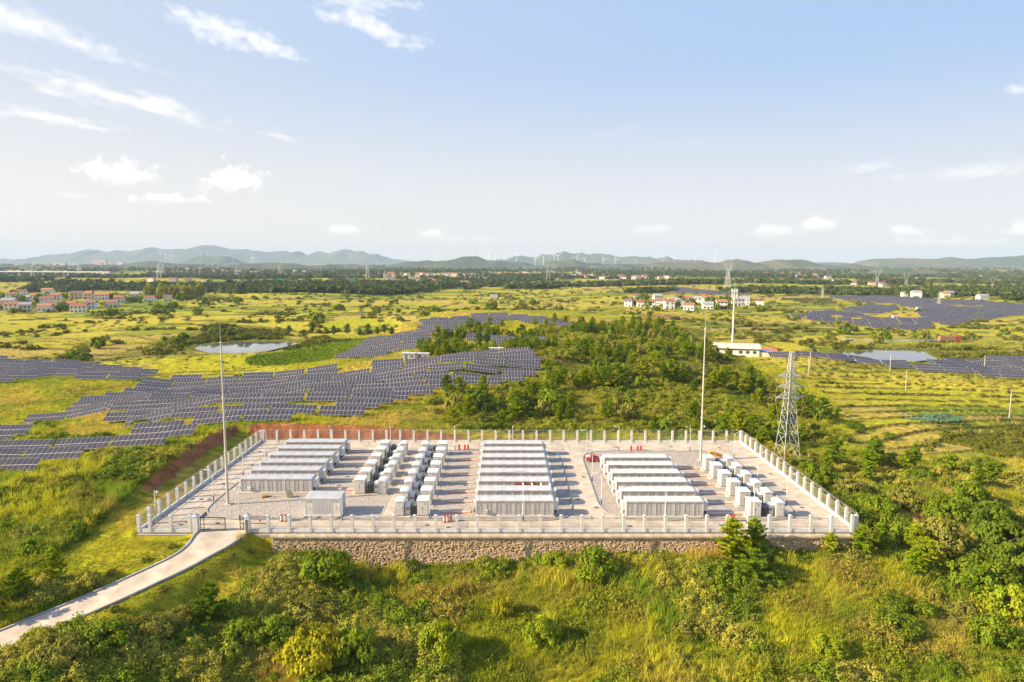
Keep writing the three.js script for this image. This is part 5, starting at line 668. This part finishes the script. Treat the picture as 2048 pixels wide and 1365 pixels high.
HRt.forEach(([x, z], k) => house(x, z + (RH() - 0.5) * 50, 6 + RH() * 4.5, 6.5 + RH() * 2, 4.6 + RH() * 2.6, (RH() < 0.35 ? 1.35 : -0.2) + (RH() - 0.5) * 0.5, `white tiled house in the right village, ${ord(k)} by nearness to its left end`, 'houses of the right village', true, RH() < 0.75 ? wallC[3] : wallC[1]));
[[573, -985], [553, -940], [593, -985], [552, -915], [612, -990], [630, -1040], [584, -904], [596, -915], [600, -855], [567, -930], [580, -960], [605, -960]].forEach(([x, z], k) => house(x, z, 9 + RH() * 4, 7, 5 + RH() * 2.5, (RH() - 0.5) * 0.6, `pale house in the white hamlet beyond the distant arrays, ${ord(k)} from its left`, 'houses of the white hamlet', false, wallC[3], RH() < 0.5 ? roofC[4] : undefined));
const CL_ = [[-1604, -2425, 8], [-1314, -2374, 8], [-1876, -3790, 10], [-1407, -3270, 10], [-1045, -2754, 12], [-1207, -3516, 8], [-796, -2788, 9], [-268, -2268, 12], [-182, -2228, 12], [-108, -2372, 10], [-264, -1707, 6], [91, -2641, 10], [176, -2480, 9], [256, -2096, 10], [341, -2146, 10], [381, -2025, 10], [934, -2332, 6], [864, -1976, 5], [788, -1563, 4], [799, -1437, 4], [1598, -2299, 5], [1720, -2373, 5], [-726, -1509, 5], [-368, -1359, 4], [-155, -1398, 8]];
CL_.sort((a, b) => b[0] / b[1] - a[0] / a[1]).forEach(([cx, cz, n], c) => { for (let k = 0; k < n; k++) { const x = cx + (RH() - 0.5) * (60 + n * 16), z = cz + (RH() - 0.5) * 120; house(x, z, 11 + RH() * 8, 9, 5 + RH() * 4, (RH() - 0.5) * 0.8, `small distant house in the ${ord(c)} far hamlet, counted leftmost first`, 'houses of the ' + ord(c) + ' far hamlet', false); } });
// far town blocks and the white highway bridge on the left
[[-3857, -5479, 70, 22], [-4008, -6202, 110, 30], [-4208, -7148, 140, 60], [-4300, -6600, 60, 34], [-3500, -5600, 90, 20], [-3600, -6100, 60, 26], [-3000, -5300, 70, 26], [-2900, -5200, 40, 38]].forEach(([x, z, w, h], k) => { const g = thing('town_block', `pale town block on the left horizon, ${ord(k)} of the skyline`, 'building', [x, -8, z], 0, 'town blocks on the left horizon'); mesh('wall', box(w, h, 40), wallC[k % 4], g); mesh('roof', box(w + 3, 2, 43, 0, h, 0), wallC[1], g); });
{ const g = thing('highway_bridge', 'long white highway viaduct far to the left', 'viaduct', [-1650, H(-1650, -2150), -2150], -0.12), w = mat(0.75, 0.73, 0.70, 0.8); mesh('deck', box(900, 2.6, 14, 0, 9, 0), w, g); for (let k = 0; k < 22; k++) mesh('pier', box(2.4, 9.4, 6, -430 + k * 41, -0.3, 0), w, g); }
// road signs far off
function sign(x, z, w, h, y, m, label) { const g = thing('road_sign', label, 'road sign', [x, H(x, z), z]); mesh('board', box(w, h, 0.3, 0, y, 0), m, g); for (const s of [-0.35, 0.35]) mesh('post', cyl(0.25, 0.2, y + h * 0.5, s * w, -0.2, -0.4, 6), farSteel, g); }
const signG = mat(0.02, 0.26, 0.17, 0.6); sign(-300, -1330, 13, 8, 4, signG, 'green highway sign board in the middle distance'); sign(-470, -1420, 12, 7, 5, signG, 'second green highway sign board, farther left'); sign(-14, -770, 9, 4.5, 4, mat(0.45, 0.46, 0.5, 0.6), 'grey sign board seen from behind near the highway'); sign(-30, -800, 3, 3, 4, signG, 'small green sign left of the grey board');
[[-425, -1430], [-395, -1420]].forEach(([x, z], k) => { const g = thing('sign_gantry', ['white sign gantry left of the pair across the highway', 'white sign gantry right of the pair across the highway'][k], 'gantry', [x, H(x, z), z]); mesh('beam', box(16, 1.6, 1, 0, 7.5, 0), M.galv, g); for (const s of [-7.4, 7.4]) mesh('post', box(1, 7.6, 1, s, -0.1, 0), M.galv, g); });
// red lorry and guard rail on the highway at the right
{ const x = 262, z = -398, g = thing('lorry', 'red cab lorry with brown load on the road behind the pond', 'lorry', [x, H(x, z) + 0.1, z]); mesh('load_bed', box(9.5, 2.6, 2.5, -1.6, 1.0, 0), mat(0.35, 0.16, 0.09, 0.8), g); mesh('cab', box(2.2, 2.7, 2.4, 4.6, 0.6, 0), M.red, g); mesh('windscreen', box(0.1, 0.9, 2.1, 5.72, 2.0, 0), winM, g); for (const k of [-5, -3.6, 1.2, 4.6]) for (const s of [-1.1, 1.1]) { const c = new THREE.CylinderGeometry(0.5, 0.5, 0.3, 12); c.rotateX(1.57); c.translate(k, 0.5, s); mesh('wheel', c, M.black, g); } }
{ const g = thing('guard_rail', 'pale blue guard rail of the road behind the pond', 'guard rail', [0, 0, 0]), m = mat(0.50, 0.58, 0.66, 0.5); for (let k = 0; k < 12; k++) { const x = 196 + k * 6, z = -404 + k * 0.5, y = H(x, z); mesh('rail', box(6, 0.5, 0.12, x + 3, y + 0.6, z), m, g); mesh('post', box(0.14, 1.1, 0.14, x, y, z - 0.1), m, g); } }
// --- hills and mountains, from near to far: crest line points [x, height] at that distance
function ridge(name, label, dist, depth, P, col, seed, rough = 1) {
  const n = 260, m = 22, x0 = P[0][0], x1 = P[P.length - 1][0], pos = [], idx = [], cl = []; const prof = (x) => { let k = 0; while (k + 2 < P.length && P[k + 1][0] < x) k++; const t = clamp((x - P[k][0]) / (P[k + 1][0] - P[k][0])), s = t * t * (3 - 2 * t); return mix(P[k][1], P[k + 1][1], s); };
  const top = Math.max(...P.map((p) => p[1])) + 20;
  for (let j = 0; j <= m; j++) for (let i = 0; i <= n; i++) {
    const x = mix(x0, x1, i / n), t = j / m, z = -dist + (t - 0.62) * -depth * -1, e = Math.min(1, i / 14, (n - i) / 14), sh = t < 0.62 ? 1 - sstep(0, 0.62, t) * 0 : 1;
    const front = (t - 0.62) * depth; let hgt = prof(x + (fbm(t * 3, x / depth + seed, 2) - 0.5) * depth * 0.35 * Math.abs(t - 0.62)) + 22; const f = t > 0.62 ? Math.pow(1 - (t - 0.62) / 0.38, 1.25) : sstep(0, 0.62, t);
    const spur = fbm(x / (depth * 0.16) + seed, t * 2.2 + seed, 4) - 0.5; hgt = hgt * f * (1 + spur * 1.1 * (t > 0.6 ? clamp((t - 0.6) * 4) : 0.5)) * (0.2 + 0.8 * e) + ((fbm(x / (depth * 0.05), seed + t * 6, 4) - 0.5) * 0.26 + (0.5 - Math.abs(fbm(x / (depth * 0.13) + 5, seed + t * 3, 3) - 0.5) * 4) * 0.16) * top * rough * f;
    pos.push(x, hgt - 22, -dist + front); const k = fbm(x / (depth * 0.1) + 9, t * 6 + seed, 4), c = mix3(col[0], col[1], sstep(0.42, 0.66, k)); cl.push(...c);
    if (i && j) { const a = j * (n + 1) + i; idx.push(a - 1, a, a - n - 2, a, a - n - 1, a - n - 2); }
  }
  const g = new THREE.BufferGeometry(); g.setAttribute('position', new THREE.Float32BufferAttribute(pos, 3)); g.setAttribute('color', new THREE.Float32BufferAttribute(cl, 3)); g.setIndex(idx); g.computeVertexNormals(); setting(name, g, new THREE.MeshStandardMaterial({ vertexColors: true, roughness: 1 })).userData.label = label;
}
const WOODY = [[0.035, 0.06, 0.03], [0.075, 0.095, 0.04]], HILLC = [[0.045, 0.075, 0.03], [0.11, 0.10, 0.05]];
ridge('mountain_range', 'pale blue mountain range on the left horizon', 13000, 3600, [[-12314,39],[-10451,37],[-9144,41],[-8294,165],[-7823,214],[-7168,216],[-6697,274],[-6134,294],[-5710,352],[-5292,279],[-4637,253],[-3888,181],[-3040,240],[-2570,214],[-2007,94],[-1631,20],[-1064,13]], WOODY, 3);
ridge('mountain_range', 'pale blue peaks behind the middle wind turbines', 9500, 2600, [[-363,22],[-87,71],[189,113],[604,155],[811,184],[1157,157],[1642,125],[2127,113],[2614,73],[2894,33]], WOODY, 9);
ridge('mountain_range', 'faint low range behind the right hills', 9000, 2000, [[3072,15],[3862,37],[4390,46],[4788,21],[5185,9]], WOODY, 13);
ridge('mountain_range', 'blue-green range on the right horizon', 6500, 1900, [[2983,-23],[3268,14],[3694,80],[3884,98],[4124,76],[4314,94],[4553,96],[4924,124],[5654,90],[6617,75],[8200,40]], HILLC, 17);
ridge('hill', 'small blue hill before the left mountains', 8500, 1400, [[-4083,11],[-3772,91],[-3648,116],[-3495,98],[-3314,26],[-3223,8]], WOODY, 23);
ridge('hill', 'dark wooded hills in the middle of the horizon', 4600, 1500, [[-911,4],[-610,43],[-443,53],[-276,67],[-176,71],[-76,55],[92,39],[226,29],[326,50],[444,53],[561,34],[796,21],[1100,0]], WOODY, 29);
ridge('hill', 'wooded hills right of the middle of the horizon', 4200, 1500, [[400,0],[727,29],[972,39],[1187,52],[1310,43],[1432,50],[1587,38],[1678,54],[1838,57],[1926,36],[1988,21],[2172,31],[2297,10],[2500,-10]], HILLC, 31);
ridge('hill', 'low green hill before the right range', 2900, 700, [[1390,-14],[1566,6],[1650,19],[1779,14],[1960,-14]], HILLC, 37);
ridge('hill', 'low dark tree-covered rise along the left horizon', 3600, 1100, [[-3400,4],[-2638,9],[-2119,21],[-1781,30],[-1548,18],[-1183,29],[-818,20],[-500,2]], WOODY, 41);
// --- wind turbines
{
  const wm = mat(0.80, 0.80, 0.80, 0.5), tower = cyl(2.6, 1.5, 92, 0, 0, 0, 10), nac = box(4, 4, 11, 0, 91, -1.5), hub = (() => { const s = new THREE.SphereGeometry(2.3, 10, 8); s.translate(0, 93, 5); return s; })(), bl = (() => { const s = new THREE.Shape([[-0.9, 0], [1.1, 0], [2.0, 10], [0.5, 52], [-0.2, 52]].map((p) => new THREE.Vector2(...p))), g = new THREE.ExtrudeGeometry(s, { depth: 0.7, bevelEnabled: true, bevelSize: 0.4, bevelThickness: 0.3, bevelSegments: 1 }); return g; })();
  const T = [[-663,-6500,129],[-516,-6800,129],[-282,-6200,140],[-123,-5200,109],[-92,-5600,111],[-59,-5600,119],[119,-8000,142],[297,-7000,84],[352,-6500,95],[472,-6800,108],[451,-6000,96],[720,-7000,91],[1067,-7500,79],[1119,-7000,77],[1613,-8500,80],[1278,-5600,91],[1788,-6500,96],[2068,-6800,114],[-4760,-9500,170],[-4446,-9000,131],[-4120,-8500,121],[-4434,-10000,165],[-4326,-10000,165],[-3169,-8000,72],[-2955,-8000,85],[-2853,-7800,84],[-2494,-11000,170],[-2940,-11500,183],[-3187,-11800,186],[2213,-9000,97],[1031,-9000,86]];
  T.slice().sort((a, b) => a[0] / a[1] - b[0] / b[1]).reverse().forEach(([x, z, y], k) => { const g = thing('wind_turbine', `white wind turbine on the horizon, ${ord(k)} from the left`, 'wind turbine', [x, y - 93, z], -Math.atan2(x, -z) + (hash2(k, 4) - 0.5), 'wind turbines on the horizon'); mesh('tower', tower, wm, g); mesh('nacelle', nac, wm, g); mesh('hub', hub, wm, g); const ph = hash2(k, 9) * 2; for (let b = 0; b < 3; b++) { const q = mesh('blade', bl, wm, g); q.position.set(0, 93, 6); q.rotation.z = ph + b * 2.0944; } });
}
// --- trees of the middle distance
const RT = rng(909);
[[-403, -806], [-412, -812], [-420, -806], [-395, -808], [-386, -812], [-378, -806], [-370, -812], [-406, -818], [-392, -820], [-380, -822], [-425, -816], [-365, -818]].forEach(([x, z], k) => broad(x, z, 15 + RT() * 4, 5 + RT() * 1.5, 'mid', k, LM.poplar, k, 'tall pale poplar in the grove beside the left village', 'poplars beside the left village', 'poplar_tree'));
HL.concat(HRt).forEach(([x, z], k) => { if (k % 3 === 2) return; const a = RT() * 6.28, xx = x + Math.cos(a) * 14, zz = z + Math.sin(a) * 12; broad(xx, zz, 6 + RT() * 4, 4 + RT() * 2.5, 'mid', k, [LM.dark, LM.broad, LM.poplar][k % 3], k, k < HL.length ? 'round village tree among the houses of the left village' : 'round village tree among the houses of the right village', k < HL.length ? 'trees among the left village houses' : 'trees among the right village houses'); });
const fieldTrees = []; for (let n = 0; n < 3000 && fieldTrees.length < 110; n++) { const z = mix(-200, -900, RT()), x = mix(-1, 1, RT()) * (50 - z * 0.74); if (terraced(x, z) < 0.5 || solarNear(x, z, 4) || distPoly(POND1, x, z) < 6 || distPoly(POND2, x, z) < 5 || fbm(x / 60 + 2, z / 60, 3) < 0.52) continue; fieldTrees.push([x, z]); }
const whereField = (x, z) => z > -330 ? 'nearest the arrays' : z > -480 ? 'level with the far hill array' : z > -650 ? 'short of the villages' : 'level with the villages';
fieldTrees.forEach(([x, z], k) => { const h = 3 + RT() * 3.5; broad(x, z, h, h * (0.6 + RT() * 0.5), 'mid', k, pickM([LM.dark, LM.broad, LM.olive]), k, `${h > 5 ? 'tall' : h > 4 ? 'middling' : 'small'} field tree on the ${x < 0 ? 'left' : 'right'} terraces, ${whereField(x, z)}`, `field trees, ${x < 0 ? 'left' : 'right'}, ${whereField(x, z)}`, 'field_tree'); });
{
  const hedge = [], woods = [];
  for (let n = 0; n < 260000 && hedge.length < 4600; n++) { const z = -1 / mix(1 / 150, 1 / 1500, RT()), x = mix(-1, 1, RT()) * (50 - z * 0.76); if (terraced(x, z) < 0.4) continue; const g = ground(x, z), y = g[0], ri = g[1], c = fbm(x / (60 - z * 0.06) + 40, z / (34 - z * 0.05) + 11, 4); if (!(ri > 0.5 && fbm(x / 30, z / 30 + 5, 2) > (z > -330 ? 0.50 : 0.52)) && c < 0.735 && RT() > 0.0012) continue; if (solarNear(x, z, 3) || distPoly(POND1, x, z) < 9 || distPoly(POND2, x, z) < 6 || (x < -70 && x > -175 && z > -350 && z < -262 && RT() < 0.9) || (x > 130 && x < 205 && z > -300 && RT() < 0.6)) continue; const t = 0.7 + 0.5 * RT(), k = RT(); hedge.push([x, z, (z > -330 ? 0.35 + 0.5 * RT() : 0.8 + 0.8 * RT() - z * 0.0009), mix3([0.12 * t, 0.15 * t, 0.018 * t], [0.22 * t, 0.21 * t, 0.03 * t], k), y - 0.1]); }
  for (let n = 0; n < 120000 && woods.length < 11000; n++) { const z = -1 / mix(1 / 850, 1 / 6500, RT()), x = mix(-1, 1, RT()) * (50 - z * 0.78); const wd = fbm(x / 260 + 3, z / 170 + 9, 4) + sstep(-1100, -2600, z) * 0.06; if (wd < 0.55) continue; const t = 0.7 + 0.5 * RT(); woods.push([x, z, 4 + 4 * RT() - z * 0.0008, [0.085 * t, 0.115 * t, 0.024 * t], H(x, z) - 0.5]); }
  scatter('hedgerow_scrub', 'dark scrub and hedges along the terrace banks', V.mid.slice(0, 2), leafMat(1, 1, 1, 0.25), hedge);
  scatter('distant_woodland', 'dark woodland and shelter belts across the far plain', V.far, leafMat(1, 1, 1, 0.2), woods);
  const sc = []; for (let n = 0; n < 60000 && sc.length < 9500; n++) { const z = mix(-153, -400, Math.pow(RT(), 1.2)), x = mix(-30, 100, RT()); if (woodAt(x, z) < 0.5 || solarNear(x, z, 2) || onPad(x, z, 1.5) || fbm(x / 12 + 8, z / 12, 3) < 0.43) continue; const t = 0.75 + 0.5 * RT(); sc.push([x, z, 0.6 + 1.0 * RT() * RT(), mix3([0.17 * t, 0.23 * t, 0.016 * t], [0.36 * t, 0.33 * t, 0.04 * t], RT()), H(x, z) - 0.1]); }
  scatter('undergrowth', 'thick undergrowth between the pines of the wood', V.shrub.slice(0, 2), leafMat(1, 1, 1, 0.3), sc);
  const crop = []; for (let n = 0; n < 9000; n++) { const z = mix(-291, -379, RT()), x = -90 - (z + 335) * 0.35 + mix(-22, 22, RT()); if (Math.hypot((x + 90 + (z + 335) * 0.35) / 22, (z + 335) / 44) > 1 || solarNear(x, z, 1) || Math.abs(((z * 0.9 + x * 0.3) % 4 + 4) % 4 - 2) > 1.35) continue; const t = 0.8 + 0.4 * RT(); crop.push([x, z, 0.5 + 0.3 * RT(), [0.22 * t, 0.31 * t, 0.016 * t], H(x, z) - 0.05]); }
  scatter('crop_bushes', 'rows of low bright green crop bushes left of the far hill array', V.far, leafMat(1, 1, 1, 0.3), crop);
  console.log('hedge', hedge.length, 'woods', woods.length, 'under', sc.length);
}
// --- haze
scene.fog = new THREE.FogExp2(new THREE.Color().setRGB(0.62, 0.80, 1.0), 0.000065);
renderer.render(scene, camera);
